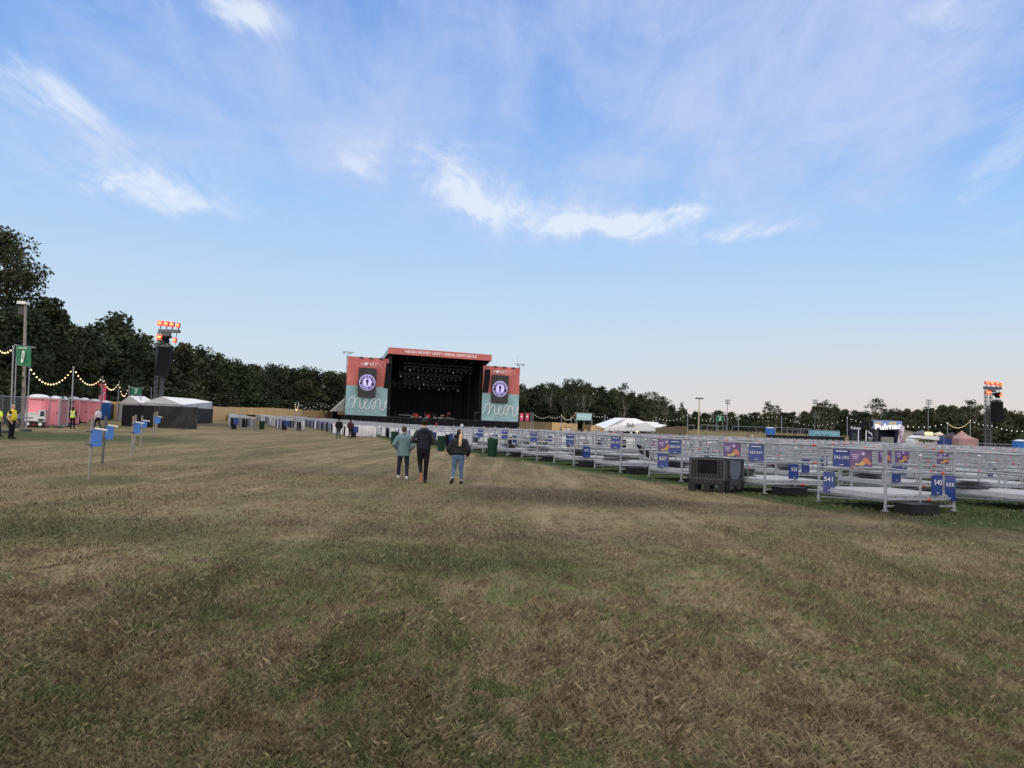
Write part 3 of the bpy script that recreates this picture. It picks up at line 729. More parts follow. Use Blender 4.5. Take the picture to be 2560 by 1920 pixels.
    mb.box((cx, -.05, cz-.44*R), (R*.5, .004, R*.05), scrdark)
    mb.build('logo', None, scn)
    return wx
s0 = SL(893,1010,-.9); s1 = SL(942,922,-.9)
wing(xl0, xl1, ZB, ZM, ZT, s0[0], s1[0], SL(917,993,-.9)[2], SL(920,920,-.9)[2], (SL(925,911)[0], 0, 0)[:1]+(SL(915,910)[2],), 'left banner wing of the stage, coral above pale teal with white scroll', 1)
s0 = SL(1228,1006,-.9); s1 = SL(1272,940,-.9)
wing(xr0, xr1, ZB, ZM, ZT, s0[0], s1[0], SL(1250,1007,-.9)[2], SL(1250,938,-.9)[2], (SL(1252,930)[0], SL(1250,930)[2]), 'right banner wing of the stage, coral above pale teal with white scroll', -1)
# line arrays: curved hangs of cabinets in front of the openings' sides
def line_array(px0, py0, px1, py1, off, n, wd, label, ht):
    a = SL(px0, py0, off); b = SL(px1, py1, off)
    e = empty('speaker_array', SA+U*a[0]+UN*off+Vector((0,0,a[2])), AX, label, 'speaker array', 'line arrays hung at the stage')
    H = a[2]-b[2]
    for i in range(n):
        t = (i+.5)/n; bend = (t**2)
        mb = MB(); mb.box((0,0,0), (wd, .75, H/n*.93), blackp, 0, math.radians(-4-18*bend)); mb.box((0,-.39,0), (wd*.94, .03, H/n*.8), black, 0, math.radians(-4-18*bend))
        o = mb.build('speaker_cabinet', None, e, loc=((b[0]-a[0])*(bend*.8+.2*t), -bend*.6, -H*t))
    mb = MB(); mb.box((0,0,.12), (wd*.9, .6, .14), dgrey); mb.tube((-.4,0,.1),(-.2,.3,2.0),.03,dgrey,4); mb.tube((.4,0,.1),(.2,.3,2.0),.03,dgrey,4); mb.build('flying_frame', None, e)
    return e
line_array(973, 909, 965, 970, -2.4, 14, 1.5, 'curved black speaker array hanging at the left edge of the stage opening', 0)
line_array(1219, 925, 1211, 981, -2.4, 14, 1.5, 'curved black speaker array hanging at the right edge of the stage opening', 0)
# lighting trusses hang inside
spotm = mat('lamp housing', (.045,.045,.052), .5, .3, .2, 5)
spotw = mat('lamp lens', (.9,.9,.9), .3, 0, 0, emit=(.8,.85,1), es=.7)
def ltruss(pa, pb, off, n, label, lens, big=.5):
    a = SL(*pa, off); b = SL(*pb, off); L_ = b[0]-a[0]; z = (a[2]+b[2])/2
    e = empty('lighting_truss', SA+U*a[0]+UN*off+Vector((0,0,z)), AX, label, 'lighting truss', 'lighting trusses in the stage roof')
    mb = MB()
    for y in (-.25, .25):
        for zz in (0, big): mb.tube((0,y,zz),(L_,y,zz),.045,spotm,4)
    k = int(L_/1.2)
    for i in range(k):
        x = L_*i/k; mb.tube((x,-.25,0 if i%2 else big),(x+L_/k,-.25,big if i%2 else 0),.03,spotm,4)
    mb.build('truss_frame', None, e)
    mb = MB(); top = max(.5, FZB-1.5-z); 
    for i in range(4): mb.tube((L_*(.1+.27*i),0,big),(L_*(.1+.27*i),0,top),.02,spotm,4)
    mb.build('hoist_chain', None, e)
    r_ = random.Random(int(z*100))
    for i in range(n):
        x = L_*(i+.5)/n; dz_ = -.55-.35*(i%2); mb = MB(); mb.tube((x,0,0),(x,0,dz_+.3),.03,spotm,4); mb.box((x,0,dz_+.2),(.45,.35,.12),spotm); mb.tube((x,.15,dz_),(x+r_.uniform(-.15,.15),-.45,dz_-.1),.2,spotm,8,.24)
        if r_.random() < lens: mb.ball((x,-.5,dz_-.1), .10, spotw, 8, 5)
        mb.build('spotlight', None, e)
ltruss((1008,916),(1180,926),3, 16,'uppermost grey truss under the stage roof, closest to the fascia', .12, .9)
ltruss((996,936),(1155,944),6, 15,'second truss down with a row of hanging spotlights', .10)
ltruss((1008,953),(1108,958),9, 9,'short third truss in the middle of the stage opening', .1)
ltruss((980,960),(1150,968),11, 14,'lowest truss with spotlights above the dark backdrop', .3)
# band equipment
def on_deck(px, off, name, label, cat, fn, group=None):
    x = SL(px, 1040, off)[0]; e = empty(name, SA+U*x+UN*off+Vector((0,0,deckz)), AX, label, cat, group); fn(e); return e
redm = mat('red drum', (.45,.03,.03), .35, 0, .1); chrome = mat('chrome', (.6,.6,.62), .25, .9, 0); woodbox = mat('blond ply', (.42,.27,.16), .7, 0, .2, 3)
def drums(e):
    mb = MB(); mb.tube((0,-.6,.45),(0,0,.45),.42,redm,18); mb.tube((0,-.62,.45),(0,-.6,.45),.44,redm,18); mb.build('bass_drum', None, e)
    for x, y, z, r in ((-.6,.1,.75,.22),(.55,.1,.75,.24),(-.3,-.1,1.05,.18),(.25,-.1,1.05,.19)):
        mb = MB(); mb.lathe((x,y,z-.12),[(r,0),(r,.24)],redm,14); mb.tube((x,y,0),(x,y,z-.1),.02,chrome,5); mb.build('drum', None, e)
    for x, y, z in ((-1.0,0,1.35),(1.0,.1,1.4),(.1,.4,1.55)):
        mb = MB(); mb.lathe((x,y,z),[(.28,0),(.05,.03)],chrome,14); mb.tube((x,y,0),(x,y,z),.015,chrome,5); mb.build('cymbal', None, e)
on_deck(1039, 5, 'drum_kit', 'red drum kit on the left half of the stage deck', 'drum kit', drums)
on_deck(1070, 6, 'drum_kit', 'second drum kit standing in the middle of the stage deck', 'drum kit', drums)
def amp(h, w_, m):
    def f(e):
        mb = MB(); mb.box((0,0,h/2),(w_,.5,h),m); mb.build('cabinet', None, e)
        mb = MB(); mb.box((0,-.26,h*.45),(w_*.86,.03,h*.75),black); mb.tube((-w_*.2,-.29,h*.6),(-w_*.2,-.27,h*.6),.12,spotm,10); mb.build('grille', None, e)
    return f
on_deck(1106, 3, 'wooden_crate', 'blond plywood crate standing on the stage deck', 'crate', amp(1.1,.8,woodbox))
on_deck(1121, 3, 'tall_amplifier', 'tall red-edged amplifier cabinet right of the plywood crate', 'amplifier', amp(1.8,.8,mat('dark red', (.22,.05,.05), .5)))
on_deck(1018, 5, 'guitar_amplifier', 'small black amplifier left of the red drum kit', 'amplifier', amp(1.2,.9,blackp))
on_deck(1089, 4, 'guitar_amplifier', 'small black amplifier left of the plywood crate', 'amplifier', amp(1.3,.9,blackp))
on_deck(969, 0.5, 'side_speaker', 'dark speaker stack beside the left banner wing', 'speaker', amp(2.4,1.1,mat('grey grille', (.05,.05,.06), .6)))
on_deck(1192, 2, 'side_speaker', 'dark speaker stack beside the right banner wing', 'speaker', amp(2.4,1.3,mat('grey grille', (.05,.05,.06), .6)))
def riser(w_, h=.6):
    def f(e):
        mb = MB(); mb.box((0,0,h),(w_,1.6,.12),mat('riser edge', (.30,.28,.27), .6, 0, .1)); mb.build('top', None, e)
        mb = MB()
        for x in (-w_/2+.1, w_/2-.1):
            for y in (-.7,.7): mb.tube((x,y,0),(x,y,h),.04,dgrey,5)
        mb.build('leg_frame', None, e)
    return f
on_deck(1012, 2.5, 'stage_riser', 'low pale-edged riser at the left of the stage deck', 'riser', riser(3.4))
on_deck(1113, 2.0, 'stage_riser', 'low riser under the crate and tall amplifier', 'riser', riser(5, .25))
def mstand(e):
    mb = MB(); mb.tube((0,0,0),(0,0,1.5),.02,chrome,5); mb.tube((0,0,1.5),(0,-.35,1.65),.015,chrome,5); mb.build('stand', None, e)
    mb = MB(); mb.ball((0,-.4,1.68),.05,spotm); mb.build('microphone', None, e)
for px, lb in ((1034,'microphone stand in front of the red drum kit'),(1062,'microphone stand in front of the second drum kit'),(1083,'microphone stand right of the second drum kit'),(987,'microphone stand at the far left of the deck')):
    on_deck(px, 1.6, 'microphone_stand', lb, 'microphone stand', mstand)
# monitor wedges
for i, px in enumerate((1030,1050,1066,1086,1100)):
    def wedge(e):
        mb = MB(); mb.prism([(-.35,0),(.35,0),(.35,.15),(-.1,.42),(-.35,.35)],-.3,.3,mat('wedge grey',(.22,.22,.22),.6),axis='x'); mb.build('housing', None, e)
    on_deck(px, 1.0, 'floor_monitor', 'low grey floor monitor along the front of the stage deck', 'monitor', wedge, 'floor monitors on the stage')
# sloped grey canopy seen left of the left wing
mb = MB(); c = [SL(858,990,6), SL(830,1028,6), SL(860,1028,6)]
tentg = mat('grey beige canvas', (.28,.27,.24), .8, 0, .08, .8)
mb.add([(c[0][0]+4, 6, c[0][2]+3), (c[1][0], 4, c[1][2]), (c[0][0]+5, 4, c[1][2]), (c[1][0], 12, c[1][2]), (c[0][0]+5, 12, c[1][2])], [(0,1,2),(0,3,1),(0,4,3),(0,2,4),(1,3,4,2)], tentg)
tt = mb.build('side_tent', None, None, loc=(SA.x, SA.y, 0), rz=AX); tag(tt, 'grey beige peaked tent sloping down just left of the stage', 'tent')
# ------------------------------------------------------------------ viewing platforms
PW, PL = 2.25, 2.2
ZD, ZM_, ZT_, ZP = .42, .93, 1.47, 1.62
def uv(u, v):
    p = P0+U*u+V*v; return Vector((p.x, p.y, g(p.x, p.y)))
def rail(mb, a, b, clips=()):
    mb.tube(a, b, .029, galv, 6); a = Vector(a); b = Vector(b)
    for t in clips: q = a.lerp(b, t); d = (b-a).normalized()*.045; mb.tube(q-d, q+d, .038, red, 6)
def platform_proto():
    e = empty('viewing_platform', (0,0,0), 0, '', 'platform')
    mb = MB(); rp = random.Random(2)          # deck: ribbed panels in an edge frame
    for i in range(7):
        mb.box((PW/7*(i+.5), PL/2, ZD-.02), (PW/7-.008, PL-.04, .04), deckm)
    for i in range(7): mb.box((PW/7*(i+.5), .02, ZD-.075), (PW/7-.03, .045, .065), galv)
    mb.box((-.012, PL/2, ZD-.06), (.045, PL, .13), deckm); mb.box((PW+.012, PL/2, ZD-.06), (.045, PL, .13), deckm)
    mb.build('deck', None, e)
    mb = MB()
    for y in (.0, PL): rail(mb, (0,y,ZD-.13), (PW,y,ZD-.13), (.62,) if y == 0 else ())
    for x in (0, PW): rail(mb, (x,0,ZD-.16), (x,PL,ZD-.16))
    rail(mb, (0,0,.13), (PW,0,.13)); rail(mb, (0,PL,.13), (PW,PL,.13)); rail(mb, (PW,0,.15), (PW,PL,.15))
    mb.tube((0,.1,ZD-.16),(0,PL-.1,.15),.018,galv,5)
    mb.build('base_frame', None, e)
    for x, y in ((0,0),(PW,0),(PW,PL),(0,PL)):
        mb = MB(); mb.tube((x,y,.0),(x,y,ZP),.034,galv,8)
        for z in (.13, ZD-.13, ZM_, ZT_): mb.tube((x,y,z-.035),(x,y,z+.035),.045,galv,8)
        mb.box((x,y,.012),(.15,.15,.012),galv); mb.box((x,y,.045),(.16,.035,.02),galv)
        mb.build('post', None, e)
    for x, y in ((1.12,.0),(1.12,PL)):
        mb = MB(); mb.tube((x,y,ZD-.25 if y else .13),(x,y,1.36),.03,galv,8); mb.ball((x,y,1.38),(.045,.045,.03),whitep,8,4); mb.build('gate_post', None, e)
    def gr(nm, a, b, zs, cl):
        mb = MB()
        for z, c in zip(zs, cl): rail(mb, (*a, z), (*b, z), c)
        mb.build(nm, None, e)
    gr('guard_rail', (0,0), (0,PL), (ZM_, ZT_), ((), ()))
    gr('guard_rail', (PW,0), (PW,PL), (ZM_, ZT_), ((.3,), (.45,)))
    gr('guard_rail', (0,PL), (PW,PL), (ZM_, ZT_), ((.5,), (.7,)))
    gr('guard_rail', (0,0), (PW,0), (ZM_+.02, ZT_+.02), ((.82,), (.80,)))
    mb = MB(); rail(mb, (1.12,0,1.33), (PW,0,1.33)); mb.build('gate_rail', None, e)
    return e
plat = platform_proto()
# the far ones, a few pixels each: one light mesh
def barrier(mb, x0, y0, x1, y1, z=1.1, m=galv, n=9, cloth=None, r=.02):
    mb.tube((x0,y0,z),(x1,y1,z),r*1.3,m,5); mb.tube((x0,y0,.18),(x1,y1,.18),r,m,4)
    for i in range(n+1):
        t = i/n; x = x0+(x1-x0)*t; y = y0+(y1-y0)*t; mb.tube((x,y,.0 if i in (0,n) else .18),(x,y,z),r*(1.2 if i in (0,n) else .7),m,4)
def sheet(mb, x0, y0, x1, y1, z0, z1, m, off=.03, seed=0, n=10):
    vs = []; dx_, dy_ = x1-x0, y1-y0; l = math.hypot(dx_, dy_); nx_, ny_ = dy_/l, -dx_/l
    for i in range(n+1):
        t = i/n
        for k in range(4):
            z = z0+(z1-z0)*k/3; o = off+.035*noise.noise((t*3+seed, k*.8, seed*.7))*(1.6-k*.4); vs.append((x0+dx_*t+nx_*o, y0+dy_*t+ny_*o, z-.03*math.sin(PI*t)*(k == 3)))
    mb.add(vs, [(4*i+k, 4*i+4+k, 4*i+5+k, 4*i+1+k) for i in range(n) for k in range(3)], m)
def pen_proto(seed, nm='barrier_pen', lite=False):
    e = empty(nm, (0,0,0), 0, '', 'pen'); rp = random.Random(seed); w, l = 2.3, 2.3
    for k, (a, b) in enumerate((((0,0),(0,l)), ((0,l),(w,l)), ((w,l),(w,0)), ((w,0),(1.0,0)))):
        mb = MB(); barrier(mb, *a, *b, n=7 if k < 3 else 4); mb.build('crowd_barrier', None, e)
        if k < 3 and rp.random() < (.15, .4, .95, .6, .85)[seed-1]:
            mb = MB(); sheet(mb, *a, *b, .12, 1.08, white, .04 if k else -.04, seed+k*3); mb.build('white_sheet', None, e)
    for q in range(3):
        if rp.random() < .55:
            x = .35+.7*q; mb = MB(); mb.box((x,rp.uniform(.2,.6),.46),(.44,.10,.86),blackp,rp.uniform(-.4,.4),-.12); mb.build('folded_chair', None, e)
    if rp.random() < .5: mb = MB(); mb.box((1.3,2.24,.55),(.5,.05,.8),black); mb.build('dark_panel', None, e)
    if rp.random() < .35:
        mb = MB(); mb.box((.5,-.04,.72),(.42,.02,.55),blue); mb.build('number_panel', None, e)
    return e
def join_mesh(e, name):
    """one mesh of the whole thing, for far copies"""
    mb = MB()
    for ch in KIDS(e):
        me = ch.data; off = ch.location; ms = list(me.materials)
        o = len(mb.v); mb.v += [tuple(Vector(v.co)+off) for v in me.vertices]
        for p in me.polygons: mb.f.append(tuple(i+o for i in p.vertices)); mb.m.append(mb.mi(ms[p.material_index]))
    return mb.mesh(name)
pens = [pen_proto(s) for s in (1, 2, 3, 4, 5)]
platM = join_mesh(plat, 'viewing_platform'); penM = [join_mesh(p, 'barrier_pen') for p in pens]
PITCHU, PITCHV = 4.86, 4.38
cells = []
for j in range(0, 41):
    for i in range(-4, 34):
        v = j*PITCHV; u = i*PITCHU
        if i < 0 and j < 11: continue
        if i == -1 and j < 12: continue
        if i < -1 and j < 14: continue
        if i == -4 and j < 16: continue
        if i == -2 and j == 14: continue
        if v > 176: continue
        p = uv(u, v); px = 1280+F*p.x/p.y
        if px > 2700 or px < 505+p.y*.2: continue
        lim = 178 if px < 1690 else (150-(px-1690)*.09 if px < 2100 else 96)
        if p.y > lim: continue
        if px < 700 and p.y > 150: continue
        cells.append((p.length, i, j, p, px))
cells.sort(key=lambda c: c[0])
rc = random.Random(12)
BIG_P = 0; npl = 0; npn = 0; far = MB()
ordinal = ['nearest','second nearest','third nearest','fourth nearest','fifth nearest','sixth nearest','seventh nearest','eighth nearest']
PLAT_ROWS = 9
for dist, i, j, p, px in cells:
    isp = j < PLAT_ROWS or (px > 1760 and j < PLAT_ROWS+4)
    jit = rc.uniform(-.02, .02)
    if isp:
        if i == 0 and j < 8: lb = ordinal[j]+' platform in the front line facing the open field'; gp_ = 'platforms of the front line'
        elif i == 1 and j < 3: lb = ['platform second from the right, beside sign 555', 'platform behind the one beside sign 555', 'third platform back in the second line from the field'][j]; gp_ = 'platforms of the second line'
        elif px < 1700: lb = 'raised platform with double tube rails deep in the left half of the field of platforms'; gp_ = 'platforms deep in the left half'
        elif dist < 45: lb = 'raised platform with double tube rails close behind the front line on the right'; gp_ = 'platforms close behind the front line'
        else: lb = 'small distant raised platform with tube rails below the food stalls'; gp_ = 'distant platforms below the food stalls'
        npl += 1
        if npl <= 75:
            o = plat if npl == 1 else copy_tree(plat)
            place(o, p, AX+jit, None, lb, gp_)
        elif npl <= 260:
            o = bpy.data.objects.new('viewing_platform', platM); C.objects.link(o); place(o, p, AX+jit, None, lb, gp_); o['category'] = 'platform'
        else:
            pass
    else:
        npn += 1; k = rc.randrange(5) if px > 900 else rc.choice((0,0,1,1,3))
        if px < 840: lb = 'pen of crowd barriers in the separate cluster near the timber fence left of the stage'; gp_ = 'pens near the timber fence'
        elif px < 1330: lb = 'pen of crowd barriers with white sheets in the field before the stage'; gp_ = 'pens before the stage'
        elif px < 1700: lb = 'pen of crowd barriers with white sheets in the field before the bar tent'; gp_ = 'pens before the bar tent'
        else: lb = 'pen of crowd barriers with white sheets in front of the bank and food stalls'; gp_ = 'pens before the food stalls'
        if npn <= 70:
            o = copy_tree(pens[k]) if npn > 5 else pens[npn-1]
            place(o, p, AX+jit+(PI if rc.random() < .0 else 0), None, lb, gp_)
        elif npn <= 290:
            o = bpy.data.objects.new('barrier_pen', penM[k]); C.objects.link(o); place(o, p, AX+jit, None, lb, gp_); o['category'] = 'pen'
        else:
            me = penM[k]; o_ = len(far.v); R = Matrix.Translation(p) @ Matrix.Rotation(AX+jit, 4, 'Z')
            far.v += [tuple(R @ v.co) for v in me.vertices]
            for q in me.polygons: far.f.append(tuple(a+o_ for a in q.vertices)); far.m.append(far.mi(me.materials[q.material_index]))
print('PLATFORMS', npl, 'PENS', npn)
if far.v: tag(far.build('distant_pens'), 'mass of distant white sheeted barrier pens running up to the stage', 'pens', kind='stuff')
# ------------------------------------------------------------------ signs on the rails
def board(name, p, rz, w, h, m, label, cat, group=None, text=None, ts=.2, small=None, fy=0.0, curl=0.0):
    w *= .88; h *= .88; ts *= .9
    """p = top centre; board hangs down and faces local -y"""
    e = empty(name, p, rz, label, cat, group)
    mb = MB(); n = 6
    vs = []
    for k in range(n+1):
        for s_ in (-1, 1): t = k/n; vs.append((s_*w/2, -.004-curl*math.sin(t*PI)*.5+curl*t, -h*t))
    mb.add(vs, [(2*k+1, 2*k, 2*k+2, 2*k+3) for k in range(n)], m)
    mb.add([(a, b+.008, c) for a, b, c in vs], [(2*k, 2*k+1, 2*k+3, 2*k+2) for k in range(n)], m)
    mb.build('panel', None, e)
    if text:
        mb = MB(); addtext(mb, text, (0, -.03, -h*(.36 if not small else .48)), ts, letter, .0)
        if small: mb.box((0, -.03, -h*.12), (w*.66, .004, .018), letter)
        mb.box((0, -.03, -h*.88), (w*.22, .004, .012), letter)
        mb.build('lettering', None, e)
    return e
def at_cell(i, j, x, y, z): q = uv(i*PITCHU, j*PITCHV)+U*x+V*y; return Vector((q.x, q.y, q.z+z))
SG = 'blue number signs on the platforms'
board('number_sign', at_cell(0,0,1.62,-.045,.90), AX, .42, .56, blue, 'blue sign reading 540 on the nearest platform', 'sign', SG, '540', .20)
board('number_sign', at_cell(0,0,2.07,-.05,.90), AX-1.0, .27, .72, blue, 'long blue sign reading 555 at the corner of the nearest platform', 'sign', SG, '555', .14, curl=.05)
board('number_sign', at_cell(0,0,-.05,1.78,.83), AX-PI/2+.7, .32, .62, blue, 'blue sign reading 541 at the left end of the nearest platform', 'sign', SG, '541', .18)
RS = ['542-555','525-541','508-524','491-507','474-490','457-473','440-456','423-439']
for j in range(0, 8):
    if j == 0: board('range_sign', at_cell(0,0,-.05,1.35,ZT_-.02), AX-PI/2+.55, .5, .52, blue, 'blue range sign reading 542-555 on the nearest platform', 'sign', SG, RS[j], .125, True)
    else: board('range_sign', at_cell(0,j,-.06,.34,ZT_-.03), AX-PI/2+.75, .50, .56, blue, 'blue range sign reading %s on the %s platform of the front line' % (RS[j], ordinal[j]), 'sign', SG, RS[j], .125, True)
board('number_sign', at_cell(0,2,-.05,1.15,.93), AX-PI/2+.8, .46, .60, blue, 'blue sign reading 507 low on the third nearest platform', 'sign', SG, '507', .20)
board('number_sign', at_cell(0,1,-.05,1.9,.93), AX-PI/2+.8, .40, .55, blue, 'blue sign reading 524 behind the black pallet box', 'sign', SG, '524', .18)
board('number_sign', at_cell(0,4,.6,-.05,.90), AX, .44, .56, blue, 'blue sign reading 473 on the fifth nearest platform', 'sign', SG, '473', .19)
board('number_sign', at_cell(0,1,1.0,-.05,.90), AX, .40, .50, blue, 'blue sign on the lower rail of the second nearest platform', 'sign', SG, '525', .17)
# purple posters
purp = mat('poster purple', (.10,.06,.17), .5, 0, .15, 5); orng = mat('poster orange', (.50,.19,.09), .5, 0, 0); yel = mat('poster yellow', (.52,.36,.10), .5, 0, 0); lav = mat('poster lavender', (.48,.36,.60), .5, 0, 0)
def poster(p, rz, label, k=1.0):
    e = empty('poster', p, rz, label, 'poster', 'purple posters on the platform rails'); w, h = .54*k, .42*k
    mb = MB(); mb.box((0,0,-h/2),(w,.008,h),purp); mb.build('panel', None, e)
    mb = MB(); y = -.012
    for q in range(3): mb.box((-w*.25, y, -h*(.28+.12*q)), (w*(.34-.06*q), .004, h*.06), lav)
    disc(mb, (w*.22, -h*.62), h*.19, y-.004, orng, 14); disc(mb, (w*.08, -h*.80), h*.13, y-.003, yel, 12); disc(mb, (w*.1, -h*.2), h*.11, y-.003, lav, 12); disc(mb, (w*.38, -h*.78), h*.10, y-.006, orng, 12); mb.box((-w*.1, y, -h*.88), (w*.3, .004, h*.12), yel)
    mb.build('artwork', None, e)
poster(at_cell(0,1,-.06,1.5,ZT_-.03), AX-PI/2+.75, 'purple poster left of the range sign on the second nearest platform')
poster(at_cell(0,2,-.06,1.0,ZT_-.03), AX-PI/2+.75, 'purple poster left of the range sign on the third nearest platform')
poster(at_cell(0,0,-.05,.72,ZT_-.03), AX-PI/2+.75, 'purple poster beside the range sign on the nearest platform', .95)
for i, j, x, lb in ((1,1,-.3,'left purple poster of the pair above sign 555'),(1,1,.4,'right purple poster of the pair above sign 555'),(1,1,2.2,'purple poster on the far rail above the second platform from the right'),(2,2,.5,'small purple poster on a rear rail near the right edge'),(1,4,.6,'small far purple poster above the third platform')):
    poster(at_cell(i,j,x,-.06,ZT_-.03), AX, lb)
for i, j, x, n_ in ((1,0,.5,'556'),(1,1,.2,'557'),(1,2,.5,'542'),(2,2,.5,'571'),(3,2,.4,'586'),(2,3,.6,'543'),(2,5,.5,'510')):
    if i == 1 and j == 0: continue
    board('number_sign', at_cell(i,j,x,-.05,.90), AX, .42, .55, blue, 'blue sign reading %s on a rail behind the front line' % n_, 'sign', SG, n_, .19)
# ------------------------------------------------------------------ step boxes and piles of folded chairs
stepm = mat('step black', (.017,.017,.019), .45, 0, .25, 3)
mb = MB(); mb.box((0,0,.115),(.86,.5,.19),stepm); mb.box((0,0,.225),(.90,.54,.03),stepm)
for x in (-.38,.38): mb.box((x,0,.01),(.1,.5,.02),stepm)
step_me = mb.mesh('step_box')
for j in range(8):
    o = bpy.data.objects.new('step_box', step_me); C.objects.link(o)
    q = at_cell(0, j, .62, -.34, 0); place(o, q, AX, None, 'black step box at the gate of the %s platform of the front line' % ordinal[j], 'step boxes in front of the platforms'); o['category'] = 'step'
for i, j in ((1,0),(1,1),(2,0),(1,2),(2,1)):
    o = bpy.data.objects.new('step_box', step_me); C.objects.link(o)
    place(o, at_cell(i, j, .62, -.34, 0), AX, None, 'black step box by a platform behind the front line', 'step boxes behind the front line'); o['category'] = 'step'
mb = MB(); mb.box((0,0,.03),(.46,.44,.025),blackp)
seat_me = mb.mesh('seat'); mb = MB(); mb.box((0,.47,.035),(.44,.30,.022),blackp); back_me = mb.mesh('backrest')
mb = MB()
for x in (-.24,.24): mb.tube((x,-.42,.02),(x,.62,.045),.014,dgrey,5)
mb.tube((-.24,-.42,.02),(.24,-.42,.02),.014,dgrey,5); mb.tube((-.24,.62,.045),(.24,.62,.045),.014,dgrey,5); fr_me = mb.mesh('frame')
def chair_pile(i, j, x, y, n, where):
    for k in range(n):
        q = at_cell(i, j, x+rc.uniform(-.1,.1), y+rc.uniform(-.08,.08), ZD+.002+k*.058)
        e = empty('folded_chair', q, AX+rc.uniform(-.5,.5)+(PI/2 if (i+j) % 2 else 0), 'black folded chair lying in the pile on %s' % where, 'chair', 'folded chairs on '+where)
        for nm, me_ in (('seat', seat_me), ('backrest', back_me), ('frame', fr_me)):
            o = bpy.data.objects.new(nm, me_); C.objects.link(o); o.parent = e
for a in ((0,2,.6,1.2,4,'the third nearest platform'),(0,3,.6,1.3,4,'the fourth nearest platform'),(0,4,.8,1.2,5,'the fifth nearest platform'),(0,5,.7,1.4,4,'the sixth nearest platform'),(0,6,.7,1.3,4,'the seventh nearest platform'),(0,7,.7,1.2,4,'the eighth nearest platform'),
          (1,0,.5,1.9,4,'the platform beside sign 555'),(0,1,.35,1.6,4,'the second nearest platform'),(1,1,.6,1.3,3,'a platform of the second line'),(1,3,.8,1.2,4,'a far platform of the second line'),(1,2,.8,1.2,4,'the third platform of the second line')): chair_pile(*a)
# a chair tipped up on the fourth platform
e = empty('tipped_chair', at_cell(0,3,1.5,.5,ZD+.35), AX, 'black folded chair tipped up against the post of the fourth nearest platform', 'chair')
for nm, me_ in (('seat', seat_me), ('backrest', back_me), ('frame', fr_me)):
    o = bpy.data.objects.new(nm, me_); C.objects.link(o); o.parent = e
e.rotation_euler = (.5, .9, AX+.6)
# ------------------------------------------------------------------ green bins
def bin_(px, py, ptop, label, wpx=None):
    b = gp(px, py); h = at(px, ptop, b.y).z-b.z; r = .33 if wpx is None else wpx*b.y/F/2
    e = empty('litter_bin', b, rc.uniform(-.3,.3), label, 'bin', 'green litter bins along the edge of the pens'); 
    mb = MB(); mb.lathe((0,0,0), [(r*.82,0),(r*.86,.05),(r*.97,h*.9),(r,h*.93)], greenbin, 18); mb.build('body', None, e, True)
    mb = MB(); mb.lathe((0,0,h*.93), [(r*1.05,-.03),(r*1.06,.03),(r*.98,.06)], greenbin, 18); mb.lathe((0,0,h*.93),[(r*.9,.05),(r*.86,.075)],black,18); mb.build('rim', None, e)
    for s_ in (-1,1):
        mb = MB(); mb.tube((s_*r*.6-.05*s_, r*.75, .09), (s_*r*.6+.03*s_, r*.75, .09), .09, rubber, 10); mb.build('wheel', None, e)
for a in ((1230,1140,1097,'large dark green bin nearest the camera, right of the blonde woman',27),(1102,1127,1090,'dark green bin between the tall man and the blonde woman',21),(986,1110,1079,'dark green bin behind the man in the teal jacket',20),(889,1091,1064,'dark green bin beside the person in brown',15),
          (654,1073,1053,'nearest of the three dark green bins at the left pens',14),(622,1065,1046,'middle of the three dark green bins at the left pens',12),(601,1057,1040,'farthest of the three dark green bins by the timber fence',9)): bin_(*a)
# ------------------------------------------------------------------ black pallet box
b0 = gp(1812, 1232); h = at(1808, 1148, b0.y).z-b0.z; wL = 1.05; wR = 1.05
pb = empty('pallet_box', b0, AX-math.radians(0), 'black folding pallet box with drop-down window standing before the platforms', 'pallet box')
